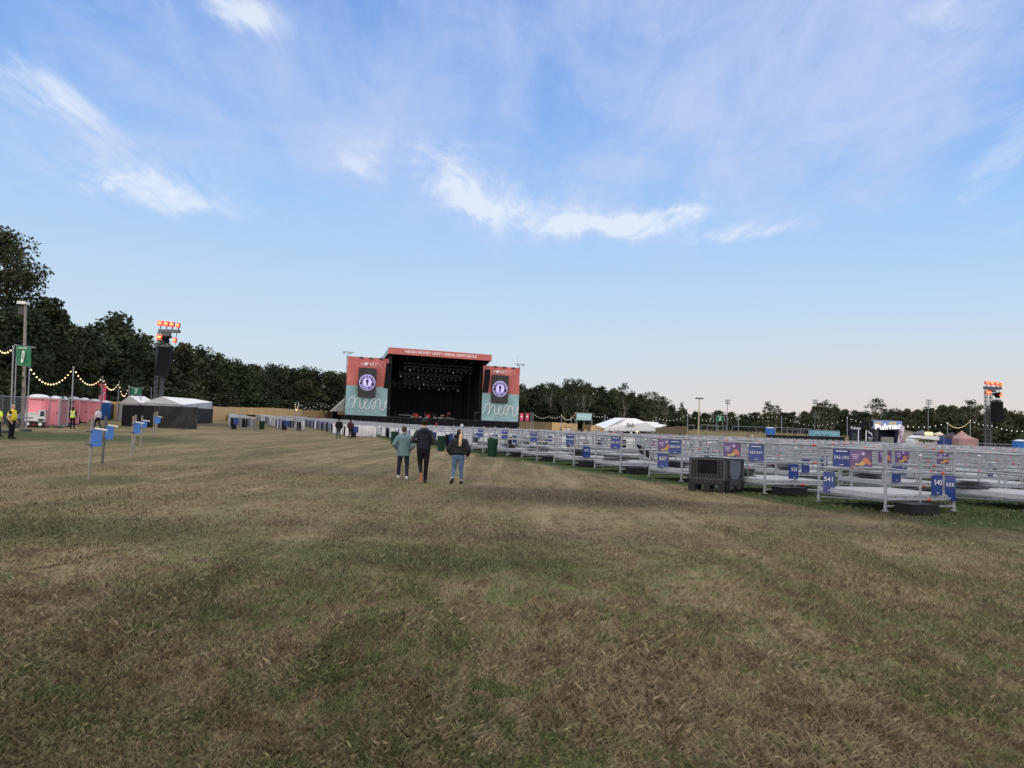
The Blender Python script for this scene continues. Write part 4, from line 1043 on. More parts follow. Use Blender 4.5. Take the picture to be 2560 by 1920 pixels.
# local: corner at origin, long side runs along -u'/+v, short side along +u
gridm = mat('box grey', (.062,.060,.066), .5, 0, .15, 6); flap = mat('flap grey', (.10,.115,.14), .45, 0, .1, 3); boxk = mat('box black', (.016,.016,.018), .55, 0, .25, 4)
def side(nm, ox, oy, ex, ey, L_, win):
    """panel along direction (ex, ey), outside to its right-hand side"""
    mb = MB(); ang = math.atan2(ey, ex); base = .42*h*.62
    P_ = lambda s_, z, o=0: (ox+ex*s_+ey*o, oy+ey*s_-ex*o, z)
    def bx(s_, z, w_, hh, t=.04, m_=gridm, o=0): c = P_(s_, z, o); mb.box(c, (w_, t, hh), m_, ang)
    z0 = h*.36; zt = h
    bx(L_/2, (z0+zt)/2, L_, zt-z0, .02, boxk, -.02)
    bx(L_/2, zt-.02, L_, .04, .06); bx(.03, (z0+zt)/2, .06, zt-z0, .06); bx(L_-.03, (z0+zt)/2, .06, zt-z0, .06); bx(L_/2, z0+.015, L_, .03, .05)
    nzz = 6; nxx = 12
    for k in range(nxx): 
        s_ = L_*(k+.5)/nxx
        if win and .22 < s_/L_ < .78: bx(s_, z0+(zt-z0)*.14, .018, (zt-z0)*.28, .035)
        else: bx(s_, (z0+zt)/2, .018, zt-z0, .035)
    for k in range(nzz):
        z = z0+(zt-z0)*(k+.5)/nzz
        if win and k > 1: bx(L_*.11, z, L_*.2, .015, .035); bx(L_*.89, z, L_*.2, .015, .035)
        else: bx(L_/2, z, L_, .015, .035)
    if win == 1:
        bx(L_/2, z0+(zt-z0)*.64, L_*.54, (zt-z0)*.68, .03, black, .006)
    if win == 2:
        c = [(.20,.0+1),(.80,1),(.82,.45),(.68,.02),(.32,.02),(.18,.45)]
        mb.add([P_(a*L_, z0+(zt-z0)*b_, .03) for a, b_ in c], [tuple(range(6))], flap); mb.add([P_(a*L_, z0+(zt-z0)*b_, .012) for a, b_ in c][::-1], [tuple(range(6))], flap)
        c = [(.16,.0),(.84,.0),(.86,.18),(.80,.34),(.68,.42),(.32,.42),(.20,.34),(.14,.18)]
        mb.add([P_(a*L_, .08+z*h*.75, .045) for a, z in c], [tuple(range(8))], gridm)
    # skid base with slots
    bx(L_/2, z0*.78, L_, z0*.44, .05, boxk)
    for k in range(3): bx(L_*(.09+.41*k), z0*.29, L_*.17, z0*.56, .09, boxk)
    if win == 1:
        for k in range(8): bx(L_*(.12+.108*k), z0*.84, .03, z0*.2, .06, gridm)
    mb.build(nm, None, pb)
side('long_side', -math.sin(.72)*wL, math.cos(.72)*wL*1.0, math.sin(.72), -math.cos(.72), wL, 1)
side('short_side', 0, 0, math.cos(.42), math.sin(.42), wR, 2)
ex, ey = math.cos(.42), math.sin(.42)
side('short_side', -math.sin(.72)*wL+ex*wR, math.cos(.72)*wL+ey*wR, -ex, -ey, wR, 0)
side('long_side', ex*wR, ey*wR, -math.sin(.72), math.cos(.72), wL, 0)
mb = MB(); q = [(0,0),(ex*wR,ey*wR),(ex*wR-math.sin(.72)*wL,ey*wR+math.cos(.72)*wL),(-math.sin(.72)*wL,math.cos(.72)*wL)]
mb.add([(a,b_,h*.36) for a,b_ in q]+[(a,b_,h*.30) for a,b_ in q], [(0,1,2,3),(7,6,5,4),(0,4,5,1),(1,5,6,2),(2,6,7,3),(3,7,4,0)], boxk); mb.build('floor', None, pb)
# ------------------------------------------------------------------ left side of the field
def H_at(px, py, b): return at(px, py, b.y).z
def face_cam(b): return math.atan2(b.y, b.x)-PI/2      # rotation whose local -y looks at the camera side
def post_between(name, pxb, pyb, pxt, pyt, r, m, label, cat, group=None, n=7):
    b = gp(pxb, pyb); t = at(pxt, pyt, b.y); e = MB(); e.tube((0,0,-.1), tuple(t-b), r, m, n); o = e.build(name, None, None, loc=b); tag(o, label, cat, group); return o
# blue panels on slanting posts
def panel_post(pxb, pyb, pxt, pyt, x0, x1, y0, y1, label, r=.038, m=postw):
    b = gp(pxb, pyb); t = at(pxt, pyt, b.y)-b
    e = empty('sign_post', b, 0, label, 'sign post', 'posts with blue panels on the field')
    mb = MB(); mb.tube((0,0,-.1), tuple(t), r, m, 8); mb.build('post', None, e)
    if x0 is None: return e
    A = at(x0, y0, b.y)-b; B_ = at(x1, y0+1, b.y)-b; C_ = at(x1-2, y1, b.y)-b; D_ = at(x0-2, y1+1, b.y)-b
    mb = MB(); th = Vector((0,.012,0)); q = [A, B_, C_, D_]; o = Vector((0,-r-.01,0))
    mb.add([v+o for v in q]+[v+o+th for v in q], [(3,2,1,0),(4,5,6,7),(0,1,5,4),(1,2,6,5),(2,3,7,6),(3,0,4,7)], bright_blue); mb.build('panel', None, e)
    mb = MB()
    for k in (.12, .88): c = A.lerp(D_, k); mb.box(c+o-Vector((.03,0,0)), (.14,.05,.03), dgrey)
    mb.box(B_+o+Vector((-.02,-.01,.02)), (.30,.03,.035), whitep, 0, 0, .12); mb.build('clamp', None, e); return e
panel_post(222,1199,232,1045,230,258,1074,1116,'nearest pale post with a large blue panel on its right side')
panel_post(255,1160,265,1040,266,287,1065,1098,'dark post right behind the nearest one, blue panel on its right',.038,mat('dark post',(.10,.10,.095),.8,0,.2))
panel_post(329,1137,334,1040,337,354,1057,1084,'third post from the left with a blue panel before the black screen')
panel_post(335,1128,340,1037,None,0,0,0,'thin bare post close behind the third blue panel')
panel_post(352,1114,356,1039,357,369,1052,1070,'fourth post with a small blue panel before the black screen',.04)
panel_post(384,1087,386,1031,388,403,1042,1058,'farthest post with a blue panel, right of the speaker tower foot',.04)
panel_post(389,1085,391,1029,None,0,0,0,'thin bare post left of the farthest pair',.035)
panel_post(392,1084,394,1029,None,0,0,0,'thin bare post right of the farthest blue panel',.035)
# portable toilets
roofw = mat('translucent white roof', (.62,.64,.68), .5, 0, .06, 2)
def cabin(px, py, ytop, wpx, rz, name, col, label, group, depth=1.1):
    b = gp(px, py); h = H_at(px, ytop, b)-b.z; w_ = wpx*b.y/F
    e = empty(name, b, rz, label, 'toilet', group)
    mb = MB(); hb = h*.89; mb.box((0, depth/2, hb/2+.05), (w_, depth, hb-.1), col)
    for x in (-w_/2+.04, w_/2-.04): mb.box((x, -.01, hb/2), (.08, .06, hb), col)
    for z in (.33,.66): mb.box((w_/2, depth/2, hb*z), (.03, depth*.9, .05), col)
    mb.build('body', None, e)
    mb = MB(); mb.box((0,-.025,hb*.48),(w_*.78,.03,hb*.86),col)
    for z in (.25,.5): mb.box((0,-.045,hb*z),(w_*.6,.015,hb*.16),col)
    d = mb.build('door', None, e)
    mb = MB(); mb.box((w_*.30,-.06,hb*.5),(.05,.04,.16),dgrey); mb.build('handle', None, d)
    mb = MB()
    for k in range(5): mb.box((-w_*.3+k*w_*.13,-.047,hb*.93),(w_*.10,.02,hb*.028),dgrey)
    mb.build('vent', None, e)
    mb = MB(); mb.box((0,depth/2,hb+.02),(w_*1.03,depth*1.04,.08),roofw); mb.loft([((0,depth/2,hb+.05),w_*.50,depth*.50),((0,depth/2,hb+h*.05),w_*.47,depth*.42),((0,depth/2,hb+h*.085),w_*.36,depth*.30),((0,depth/2,h),w_*.16,depth*.2)],roofw,10); mb.build('roof', None, e)
    mb = MB(); mb.box((0,depth/2,.05),(w_*1.02,depth*1.02,.1),dgrey); mb.build('base', None, e); return e
G_ = 'pink portable toilets in the row'
PK = [(90,1067,985,44),(131,1065,989,24),(150,1063,990,22),(176,1061,991,28),(205,1057,994,22),(231,1052,997,25)]
for i, (x, yb, yt, w_) in enumerate(PK):
    cabin(x, yb, yt, w_*1.08, .42, 'portable_toilet', pink, ['pink toilet at the near left end of the row, behind the white truck','second pink toilet in the row, behind the dark figure','third pink toilet in the row, behind the grey sack','fourth pink toilet in the row, behind the yellow vest','fifth pink toilet in the row, open door side','last pink toilet of the row, beside the blue one'][i], G_)
for i, (x, yt, w_) in enumerate([(78,985,20),(100,986,20),(116,987,16),(128,990,15),(142,991,15),(160,992,15),(190,993,14),(215,996,13),(241,999,12)]):
    cabin(x, 1050, yt, w_, .42, 'portable_toilet', pink, 'pink toilet of the rear rank with only its white roof showing', 'pink toilets of the rear rank')
cabin(257,1050,1001,24,.25,'portable_toilet',bright_blue,'blue portable toilet at the right end of the pink row','blue toilets')
# white utility truck
b = gp(88,1067); tr = empty('utility_truck', b, .42, 'small white utility truck with open bed facing right before the pink toilets', 'truck'); k = b.y/F
L_ = 46*k; hh = 43*k
mb = MB(); mb.box((-L_*.13,0,hh*.55),(L_*.62,1.4,hh*.42),whitep); mb.box((-L_*.13,0,hh*.80),(L_*.64,1.44,hh*.06),whitep); mb.build('load_bed', None, tr)
mb = MB(); mb.prism([(L_*.17,hh*.30),(L_*.48,hh*.30),(L_*.49,hh*.62),(L_*.45,hh*.98),(L_*.17,hh*.98)],-.7,.7,whitep); cb = mb.build('cab', None, tr)
mb = MB(); mb.prism([(L_*.25,hh*.62),(L_*.465,hh*.62),(L_*.43,hh*.92),(L_*.27,hh*.92)],-.715,-.70,glass); mb.build('window', None, cb)
mb = MB(); mb.box((L_*.0,0,hh*.28),(L_*.9,1.1,hh*.12),dgrey); mb.box((L_*.32,-.68,hh*.42),(L_*.26,.08,hh*.12),dgrey); mb.build('chassis', None, tr)
for x in (-L_*.28, L_*.30):
    for y in (-.66,.66):
        mb = MB(); mb.tube((x,y-.1,hh*.17),(x,y+.1,hh*.17),hh*.17,rubber,16); wh = mb.build('wheel', None, tr)
        mb = MB(); mb.tube((x,y-.115 if y<0 else y+.1,hh*.17),(x,y-.1 if y<0 else y+.115,hh*.17),hh*.10,whitep,12); mb.build('rim', None, wh)
mb = MB(); mb.box((-L_*.22,-.72,hh*.5),(L_*.10,.02,hh*.05),dgrey); mb.box((-L_*.40,-.72,hh*.33),(L_*.06,.02,hh*.05),whitep); mb.build('number_plate', None, tr)
# trailer with raised tipping panel left of the truck
b = gp(48,1070); tl = empty('flat_trailer', b, 0, 'grey flatbed trailer with a raised ramp behind the mesh fence', 'trailer'); k = b.y/F
mb = MB(); mb.box((0,0,26*k),(34*k,1.5,3*k),galv); mb.build('bed', None, tl)
mb = MB(); mb.tube((-8*k,0,28*k),(14*k,0,46*k),.05,galv,6); mb.tube((-14*k,0,2*k),(-14*k,0,44*k),.05,galv,6); mb.tube((-2*k,0,8*k),(-12*k,0,24*k),.04,whitep,5); mb.build('ramp_frame', None, tl)
for x in (-9*k, 10*k):
    mb = MB(); mb.tube((x,-.7,8*k),(x,-.55,8*k),7*k,rubber,12); mb.build('wheel', None, tl)
# temporary mesh fence panels
meshm = mat('fence wire', (.20,.21,.22), .5, .3, 0)
def heras(x0, y0b, y0t, x1, y1b, y1t, label, group, wire=.012, step=.22, rail_m=galv):
    a = gp(x0, y0b); b = gp(x1, y1b); h0 = H_at(x0, y0t, a)-a.z; h1 = H_at(x1, y1t, b)-b.z; h = (h0+h1)/2
    e = empty('mesh_fence_panel', a, 0, label, 'fence panel', group); d = b-a
    P_ = lambda t, z: (d.x*t, d.y*t, d.z*t+z)
    mb = MB(); mb.path([P_(0,.0),P_(0,h),P_(1,h),P_(1,.0)], .025, rail_m, 6); mb.tube(P_(0,.12),P_(1,.12),.022,rail_m,6); mb.build('frame', None, e)
    mb = MB(); n = max(6, int(d.length/step)); nv = int(h/step)
    for i in range(1, n): mb.tube(P_(i/n,.12),P_(i/n,h),wire*.6,meshm,3)
    for i in range(1, nv): mb.tube(P_(0,.12+(h-.12)*i/nv),P_(1,.12+(h-.12)*i/nv),wire*.6,meshm,3)
    mb.build('wire_mesh', None, e)
    mb = MB()
    for t in (0, 1): c = P_(t, .06); mb.box(c, (.24,.6,.13), dgrey, math.atan2(d.y, d.x))
    mb.build('foot_block', None, e); return e
GF = 'mesh fence panels at the left edge'
heras(-60,1086,985,2,1081,990,'mesh fence panel cut by the left edge of the photo',GF,.012,.12)
heras(2,1081,990,64,1078,994,'mesh fence panel right behind the man in the yellow vest',GF,.012,.12)
heras(66,1066,995,144,1069,996,'long mesh fence panel in front of the white truck',GF,.010,.14)
heras(145,1069,997,168,1067,999,'narrow mesh gate panel in front of the grey sack',GF,.012,.12,whitep)
# dark scrim-covered fence back left
def screen(x0, yb0, yt0, x1, yb1, yt1, m, name, label, cat, group=None, n=24, amp=.05, slats=False, y_of=None):
    a = gp(x0, yb0) if y_of is None else gd(x0, y_of[0]); b = gp(x1, yb1) if y_of is None else gd(x1, y_of[1])
    h0 = H_at(x0, yt0, a); h1 = H_at(x1, yt1, b); d = b-a; e = empty(name, a, 0, label, cat, group); mb = MB(); vs = []
    nrm = Vector((d.y, -d.x, 0)).normalized()
    for i in range(n+1):
        t = i/n
        for k in range(4):
            z = (d.z*t)+((h0-a.z)*(1-t)+(h1-b.z)*t)*k/3; o = amp*noise.noise((t*n*.35+x0, k*.9, x0*.1))*2*(1-abs(k/3-.5)); q = d*t+nrm*o; vs.append((q.x, q.y, z))
    mb.add(vs, [(4*i+k, 4*i+4+k, 4*i+5+k, 4*i+1+k) for i in range(n) for k in range(3)], m); mb.build('cloth' if not slats else 'panel', None, e)
    mb = MB()
    for t in (0, .33, .66, 1): q = d*t-nrm*.12; z = (h0-a.z)*(1-t)+(h1-b.z)*t+d.z*t; mb.tube((q.x,q.y,d.z*t-.05),(q.x,q.y,z),.03,dgrey,5)
    mb.tube((-nrm.x*.1,-nrm.y*.1,h0-a.z-.05),(d.x-nrm.x*.1,d.y-nrm.y*.1,h1-a.z-.05),.03,dgrey,5); mb.build('support_frame', None, e); return e
scrim = mat('black scrim', (.020,.020,.022), .9, 0, .22, .8, .3); scrim2 = mat('charcoal scrim', (.036,.036,.036), .9, 0, .2, .8, .3)
screen(-80,1062,1000,66,1058,1002,mat('grey scrim',(.07,.075,.085),.85,0,.3,1.2),'scrim_fence','grey scrim covered fence behind the trailer at the left edge','fence')
screen(268,1049,1010,306,1048,1011,scrim2,'scrim_fence','dark scrim fence between the blue toilet and the black screen','fence')
screen(303,1065,1012,384,1069,1014,scrim,'black_screen','left black cloth screen around the speaker tower foot','screen','black screens round the speaker tower')
screen(384,1069,1014,491,1073,1018,scrim2,'black_screen','draped charcoal cloth screen in front of the speaker tower','screen','black screens round the speaker tower',30,.14)
screen(491,1059,1020,531,1058,1023,scrim2,'black_screen','charcoal cloth screen set back at the right end','screen','black screens round the speaker tower')
# timber hoardings
def hoard(x0, yb0, yt0, x1, yb1, yt1, m, label, group, Y=None, capm=None):
    a = gd(x0, Y[0]) if Y else gp(x0, yb0); b = gd(x1, Y[1]) if Y else gp(x1, yb1); h0 = H_at(x0,yt0,a)-a.z; h1 = H_at(x1,yt1,b)-b.z
    d = b-a; e = empty('timber_hoarding', a, 0, label, 'fence', group); L_ = d.length; n = max(3, int(L_/.62)); ang = math.atan2(d.y, d.x); mb = MB()
    r_ = random.Random(int(x0))
    for i in range(n):
        t = (i+.5)/n; h = (h0+(h1-h0)*t)+r_.uniform(-.03,.03); mb.box((d.x*t, d.y*t, d.z*t+h/2), (L_/n*.985, .05+r_.uniform(0,.02), h), m, ang)
    mb.build('board', None, e)
    mb = MB(); nrm = Vector((-d.y, d.x, 0)).normalized()*.12
    for z in (.25,.8): mb.tube((nrm.x,nrm.y,h0*z),(d.x+nrm.x,d.y+nrm.y,d.z+h1*z),.05,m,4)
    for t in (0,.5,1): mb.tube((d.x*t+nrm.x,d.y*t+nrm.y,d.z*t-.1),(d.x*t+nrm.x,d.y*t+nrm.y,d.z*t+(h0+(h1-h0)*t)),.06,m,4)
    mb.build('back_brace', None, e); return e
GH = 'timber hoarding left of the stage'; c0 = ['nearest length','second length','third length','fourth length','fifth length','sixth length','last length']
HX = [(531,1052,1016,575,1052,1018),(575,1052,1017,590,1052,1018),(590,1052,1018,664,1050,1019.5),(665,1050,1019,721,1049,1022),(722,1050,1022.5,753,1050,1024),(753,1050,1025,797,1050,1027),(798,1050,1026.5,832,1050,1029)]
for i, h in enumerate(HX): hoard(*h, wood if i < 5 else mat('rough timber',(.40,.25,.11),.85,0,.35,1.2,.1,streaks=7), c0[i]+' of pale timber hoarding counted from the black screens', GH, (118+14*i, 118+14*(i+1)))
hoard(843,1050,1030,862,1050,1031,wood,'short piece of pale timber hoarding against the left banner wing',GH,(212,214))
screen(832,1052,1028.5,843,1052,1029,black,'black_gate','narrow black gate in the timber hoarding left of the stage','gate',None,8,.02,False,(208,210))
hoard(268,1050,1003,400,1050,1008,wood,'pale timber hoarding showing above the scrim behind the blue toilet',GH,(96,100))
# long dark covers lying on the left pens
for x0, x1, y, lb in ((597,636,1038,'leftmost'),(658,694,1041,'second'),(715,749,1043,'third'),(769,800,1044,'fourth'),(816,852,1046,'fifth')):
    Y = 118+(x0-597)*.25; a = at(x0,y,Y); b = at(x1,y+1,Y+2); mb = MB(); d = b-a
    mb.box((d.x/2,d.y/2,0),(d.length,.9,.28),black,math.atan2(d.y,d.x))
    for t in (.08,.92): mb.tube((d.x*t,d.y*t,-.1),(d.x*t,d.y*t,g(a.x,a.y)-a.z),.05,dgrey,5)
    o = mb.build('covered_table', None, None, loc=a); tag(o, lb+' of the long tables with black covers above the left pens', 'table', 'long black covered tables')
# white marquees behind the screens
def marquee(pxs, Y, name, label, wall=True, flat=0):
    """pxs: left eave (x,y), peak (x,y), right eave (x,y), back ridge end (x,y), bottom y"""
    (lx,ly),(kx,ky),(rx,ry),(bx_,by_),(ex_,ey_),yb,Y2 = pxs
    A = at(lx,ly,Y); K = at(kx,ky,Y); R_ = at(rx,ry,Y); B_ = at(bx_,by_,Y2); E_ = at(ex_,ey_,Y2); o = Vector((A.x,A.y,g(A.x,A.y)))
    e = empty(name, o, 0, label, 'tent'); q = [v-o for v in (A,K,R_,B_,E_)]
    A_,K_,R2,B2,E2 = q; far_l = A_+(B2-K_); far_l.z = A_.z
    mb = MB(); mb.add([A_,K_,B2,far_l], [(0,3,2,1)], white); mb.add([K_,R2,E2,B2], [(0,1,2,3),], white)
    mb.build('roof', None, e)
    mb = MB(); mb.add([A_,K_,R2], [(0,2,1)], white)
    if wall: mb.add([A_,R2,Vector((R2.x,R2.y,0)),Vector((A_.x,A_.y,0))], [(0,3,2,1)], mat('grey tent wall',(.45,.46,.48),.7,0,.25,.6,.4)); mb.add([R2,E2,Vector((E2.x,E2.y,0)),Vector((R2.x,R2.y,0))], [(0,3,2,1)], MATS['grey tent wall'])
    mb.build('wall', None, e)
    mb = MB()
    for v in (A_,R2,E2,far_l): mb.tube((v.x,v.y,0),v,.05,dgrey if not flat else whitep,5)
    mb.build('frame', None, e); return e
marquee(((298,1008),(323,989),(352,1008),(362,991),(388,1006),1030,104),88,'marquee','left white marquee with pointed roof behind the black screen')
marquee(((356,1006),(405,991),(456,1012),(486,997),(531,1005),1030,112),92,'marquee','right long white marquee with pale roof behind the black screens')
# speaker tower with red floodlights
lattm = mat('tower steel', (.09,.095,.105), .5, .4, .15, 5)
def speaker_tower(pxb, Y, tx, ty, s, rz, label, arr_label, offs, beam, arr):
    b = gd(pxb, Y); k = Y/F
    top = H_at(tx, ty, b)-b.z; e = empty('light_tower', b, rz, label, 'light tower')
    w_ = 14*k*s
    mb = MB(); leg = [(-w_/2,-w_/2),(w_/2,-w_/2),(w_/2,w_/2),(-w_/2,w_/2)]
    for cx in (-w_*.55, w_*.55):
        for x, y in leg: mb.tube((cx+x*.42,y*.42,0),(cx+x*.42,y*.42,top),.05*s,lattm,5)
        z = 0; f = 1
        while z < top-.5:
            dz_ = w_*.55
            for (x0_,y0_),(x1_,y1_) in zip(leg, leg[1:]+leg[:1]): mb.tube((cx+x0_*.42,y0_*.42,z),(cx+x1_*.42,y1_*.42,min(top,z+dz_)),.024*s,lattm,4)
            z += dz_*1.5
    z = 1
    while z < top: mb.tube((-w_*.5,-w_*.2,z),(w_*.5,-w_*.2,z),.04,lattm,4); z += 2.4
    mb.build('lattice_mast', None, e)
    mb = MB(); mb.box((beam[0]*k,0,top+.15),(beam[1]*k,w_*.9,.38),lattm); mb.box((w_*.8,0,top-.30),(w_*1.5,w_*.6,.4),lattm); [mb.tube((o_*k,-.3,top+.2),(o_*k,-.3,top+.8),.05,lattm,4) for o_ in offs[:4]]; mb.tube((offs[4]*k,-.2,top-.75),(0,0,top-.3),.06,lattm,4); mb.tube((offs[5]*k,-.2,top-.8),(offs[5]*k,0,top),.05,lattm,4)
    mb.build('top_beam', None, e)
    zz = (1.12,1.06,1.0,.9,-.75,-1.05); wp = (13,11,11,8,15,8)
    fl = [(o_*k, top+z_*s, w2*k*s) for o_, z_, w2 in zip(offs, zz, wp)]
    for x, z, ww in fl:
        mb = MB(); mb.box((x,-.35,z),(ww,.3,.62*s),lattm); mb.tube((x,-.2,z-.6),(x,-.2,z-.2),.05,lattm,5); f = mb.build('floodlight', None, e)
        mb = MB(); mb.box((x,-.53,z),(ww*.98,.05,.60*s),lampred); mb.box((x,-.57,z+.03),(ww*.62,.03,.22*s),lamphot); mb.build('lamp_glass', None, f)
    # speaker array hangs from the beam
    ax, zt, zb, wd = arr; zt = H_at(tx, zt, b)-b.z; zb = H_at(tx, zb, b)-b.z; xo = (ax-tx)*k; wd *= k*.88
    rz_ = Matrix.Rotation(rz, 3, 'Z')
    a_ = empty('speaker_array', b+rz_ @ Vector((xo,-w_*.9,zt)), rz+.12, arr_label, 'speaker array'); n = 12; hz = (zt-zb)/n
    for i in range(n):
        mb = MB(); mb.box((0,0,0),(wd,1.0,hz*.94),blackp,0,math.radians(-i*.7)); mb.box((0,-.52,0),(wd*.93,.03,hz*.82),black,0,math.radians(-i*.7)); mb.build('speaker_cabinet', None, a_, loc=(-.012*i*i*.15,-.003*i*i,-hz*(i+.5)))
    mb = MB(); mb.box((0,0,.15),(wd*.8,.6,.2),lattm); mb.tube((0,0,.2),(0,0,top-zt),.03,lattm,4)
    for x in (-.3,.3): mb.tube((x,0,.2),(x*.4,0,1.3),.03,lattm,4)
    mb.build('flying_frame', None, a_)
    hz2 = top-zt; mb = MB(); mb.loft([((.15,0,hz2*.28),.22,.2),((.1,0,hz2*.38),.42,.3),((-.2,0,hz2*.55),.55,.4),((.15,0,hz2*.66),.75,.4),((.3,0,hz2*.72),.35,.3)],black,10)
    h_ = mb.build('chain_hoist', None, a_)
    return e
speaker_tower(393,100,403,830,1.0,-.08,'tall steel tower left of the stage carrying glowing red floodlights','large black speaker array hanging from the left tower',(-3,13,28,44,-2,38),(18,52),(421,869,940,32))
# lamp pole at the left edge
b = gd(61,58); t = at(64,762,58); lp = empty('lamp_pole', b, 0, 'tall pale lamp pole rising behind the green banner', 'lamp pole'); top = t-b
mb = MB(); mb.tube((0,0,0),tuple(top*.55),.16,postw,9,.12); mb.tube(tuple(top*.55),tuple(top),.12,postw,9,.09); mb.build('pole', None, lp)
mb = MB(); mb.box(tuple(top+Vector((-.12,-.1,.12))),(.62,.6,.22),whitep); mb.build('floodlight', None, lp)
mb = MB(); mb.box(tuple(top+Vector((-.3,.2,-.45))),(.5,.4,.6),dgrey); mb.build('speaker_box', None, lp)
# green way-finding banners
def green_sign(x0,x1,y0,y1,Y,label,legs,tilt=0):
    A = at(x0,y0,Y); B_ = at(x1,y0+tilt,Y); D_ = at(x0-1,y1,Y); o = gd((x0+x1)/2,Y); e = empty('green_banner', o, 0, label, 'banner', 'green sign banners')
    A-=o; B_-=o; D_-=o; C_ = D_+(B_-A); mb = MB(); n = 6; vs = []
    for i in range(n+1):
        for j in range(n+1): v = A+(B_-A)*(i/n)+(D_-A)*(j/n); vs.append((v.x, v.y-.06*math.sin(i*1.4+j*.7), v.z))
    mb.add(vs, [(i*(n+1)+j, i*(n+1)+j+1, (i+1)*(n+1)+j+1, (i+1)*(n+1)+j) for i in range(n) for j in range(n)], green); cl = mb.build('cloth', None, e)
    w_ = (B_-A).length; h = (D_-A).length; c = (A+C_)/2
    mb = MB(); wl = letter; q = .16*w_
    mb.add([c+Vector((x*w_, -.16, z*h)) for x, z in ((-.02,.24),(.16,.24),(.16,.0),(.10,-.34),(-.06,-.34),(-.02,.0))], [tuple(range(6))[::-1]], wl)
    mb.add([c+Vector((x*w_, -.165, z*h)) for x, z in ((.06,.14),(.12,.14),(.08,-.05),(.12,-.12),(.04,-.22),(.02,-.08))], [tuple(range(6))[::-1]], green)
    mb.box(c+Vector((0,-.16,h*.38)), (w_*.6,.01,h*.04), wl); mb.build('pictogram', None, cl)
    mb = MB()
    for lx in legs: p = at(lx[0],lx[1],Y+.1)-o; q_ = gd(lx[2],Y+.1)-o; mb.tube((q_.x,q_.y,0),p,.035 if Y<70 else .06,galv,5)
    mb.tube(A+Vector((-.2,.08,0)),B_+Vector((.25,.08,-.04)),.035,galv,5); mb.tube(D_+Vector((0,.08,0)),C_+Vector((0,.08,0)),.03,galv,5)
    mb.build('scaffold_frame', None, e); return e
green_sign(42,77,862,912,50,'hanging green banner with white pictogram on poles before the lamp pole',[(42,862,38),(77,868,70)],5)
green_sign(328,354,968,986,92,'small green sign on posts above the left marquee',[(330,966,332),(352,968,353)],1)
green_sign(1791,1808,1039,1053,185,'small green sign on a leaning frame above the bank',[(1791,1039,1792),(1806,1040,1808)],1)
# festoon lights
def festoon(pts, Y, sag, nb, label, group, r=.10, m=bulb, wire=.012):
    P_ = [at(x, y, (Y if not hasattr(Y,'__len__') else Y[i])) for i, (x, y) in enumerate(pts)]; o = P_[0].copy()
    e = empty('festoon_lights', o, 0, label, 'string lights', group); mb = MB(); bl = []
    for i, (a, b_) in enumerate(zip(P_, P_[1:])):
        s_ = sag[i] if hasattr(sag,'__len__') else sag; n = nb[i] if hasattr(nb,'__len__') else nb; pr = None
        for k in range(n+1):
            t = k/n; q = a.lerp(b_, t)-Vector((0,0,4*s_*t*(1-t)))-o
            if pr is not None: mb.tube(pr, q, wire, black, 4)
            pr = q
            if k < n or i == len(P_)-2: bl.append(q)
    mb.build('cable', None, e)
    mb = MB(); mb.ball((0,0,0), r, m, 8, 5); me_ = mb.mesh('bulb')
    for q in bl[:100]:
        o_ = bpy.data.objects.new('bulb', me_); C.objects.link(o_); o_.parent = e; o_.location = q-Vector((0,0,r*1.2))
    return e
GP = 'poles that carry the festoon lights'
def fpole(x, y, Y, label, r=.05, xb=None):
    b = gd(xb or x, Y); t = at(x, y, Y)-b; mb = MB(); mb.tube((0,0,-.1),t,r,galv,6); mb.tube(t-Vector((0,0,.15)),t,r*1.5,galv,6); o = mb.build('festoon_pole', None, None, loc=b); tag(o, label, 'pole', GP)
festoon([(-60,868),(0,875),(34,866)],52,[.25,.25],[8,5],'string of warm bulbs at the left edge running to the pole by the green banner','festoon strings on the left',.06)
festoon([(78,922),(184,917),(256,941),(298,954),(322,965)],[52,58,70,82,92],[1.15,1.0,1.0,1.35],[15,13,11,9],'string of warm glowing bulbs sagging above the pink toilets','festoon strings on the left',.06)
for x, y, Y, lb, xb in ((34,864,52,'festoon pole left of the green banner',30),(184,916,58,'festoon pole rising behind the yellow vest',180),(256,940,70,'festoon pole beside the pink feather flags',252),(298,953,82,'leaning festoon pole above the black screen left end',293),(323,964,92,'last festoon pole beside the small green sign',324),(378,968,110,'thin pale pole between the marquees',378)): fpole(x,y,Y,lb,.05,xb)
festoon([(738,1010),(746,1009)],160,[1.3],[10],'short bunch of warm bulbs above the timber hoarding','festoon strings far',.08)
for x, lb in ((739,'left of the two short poles above the hoarding'),(746,'right of the two short poles above the hoarding')): fpole(x,1003 if x>740 else 1006,160,lb,.07)
festoon([(746,1004),(793,1010),(842,1003),(862,990)],[160,175,192,200],[1.0,1.0,1.0],[5,5,4],'sparse far string of bulbs between the hoarding and the stage','festoon strings far',.065,bulbw)
festoon([(750,1012),(790,1018),(850,1022)],[160,178,198],[.8,.8],[4,5],'lower sparse far string of bulbs left of the stage','festoon strings far',.065,bulbw)
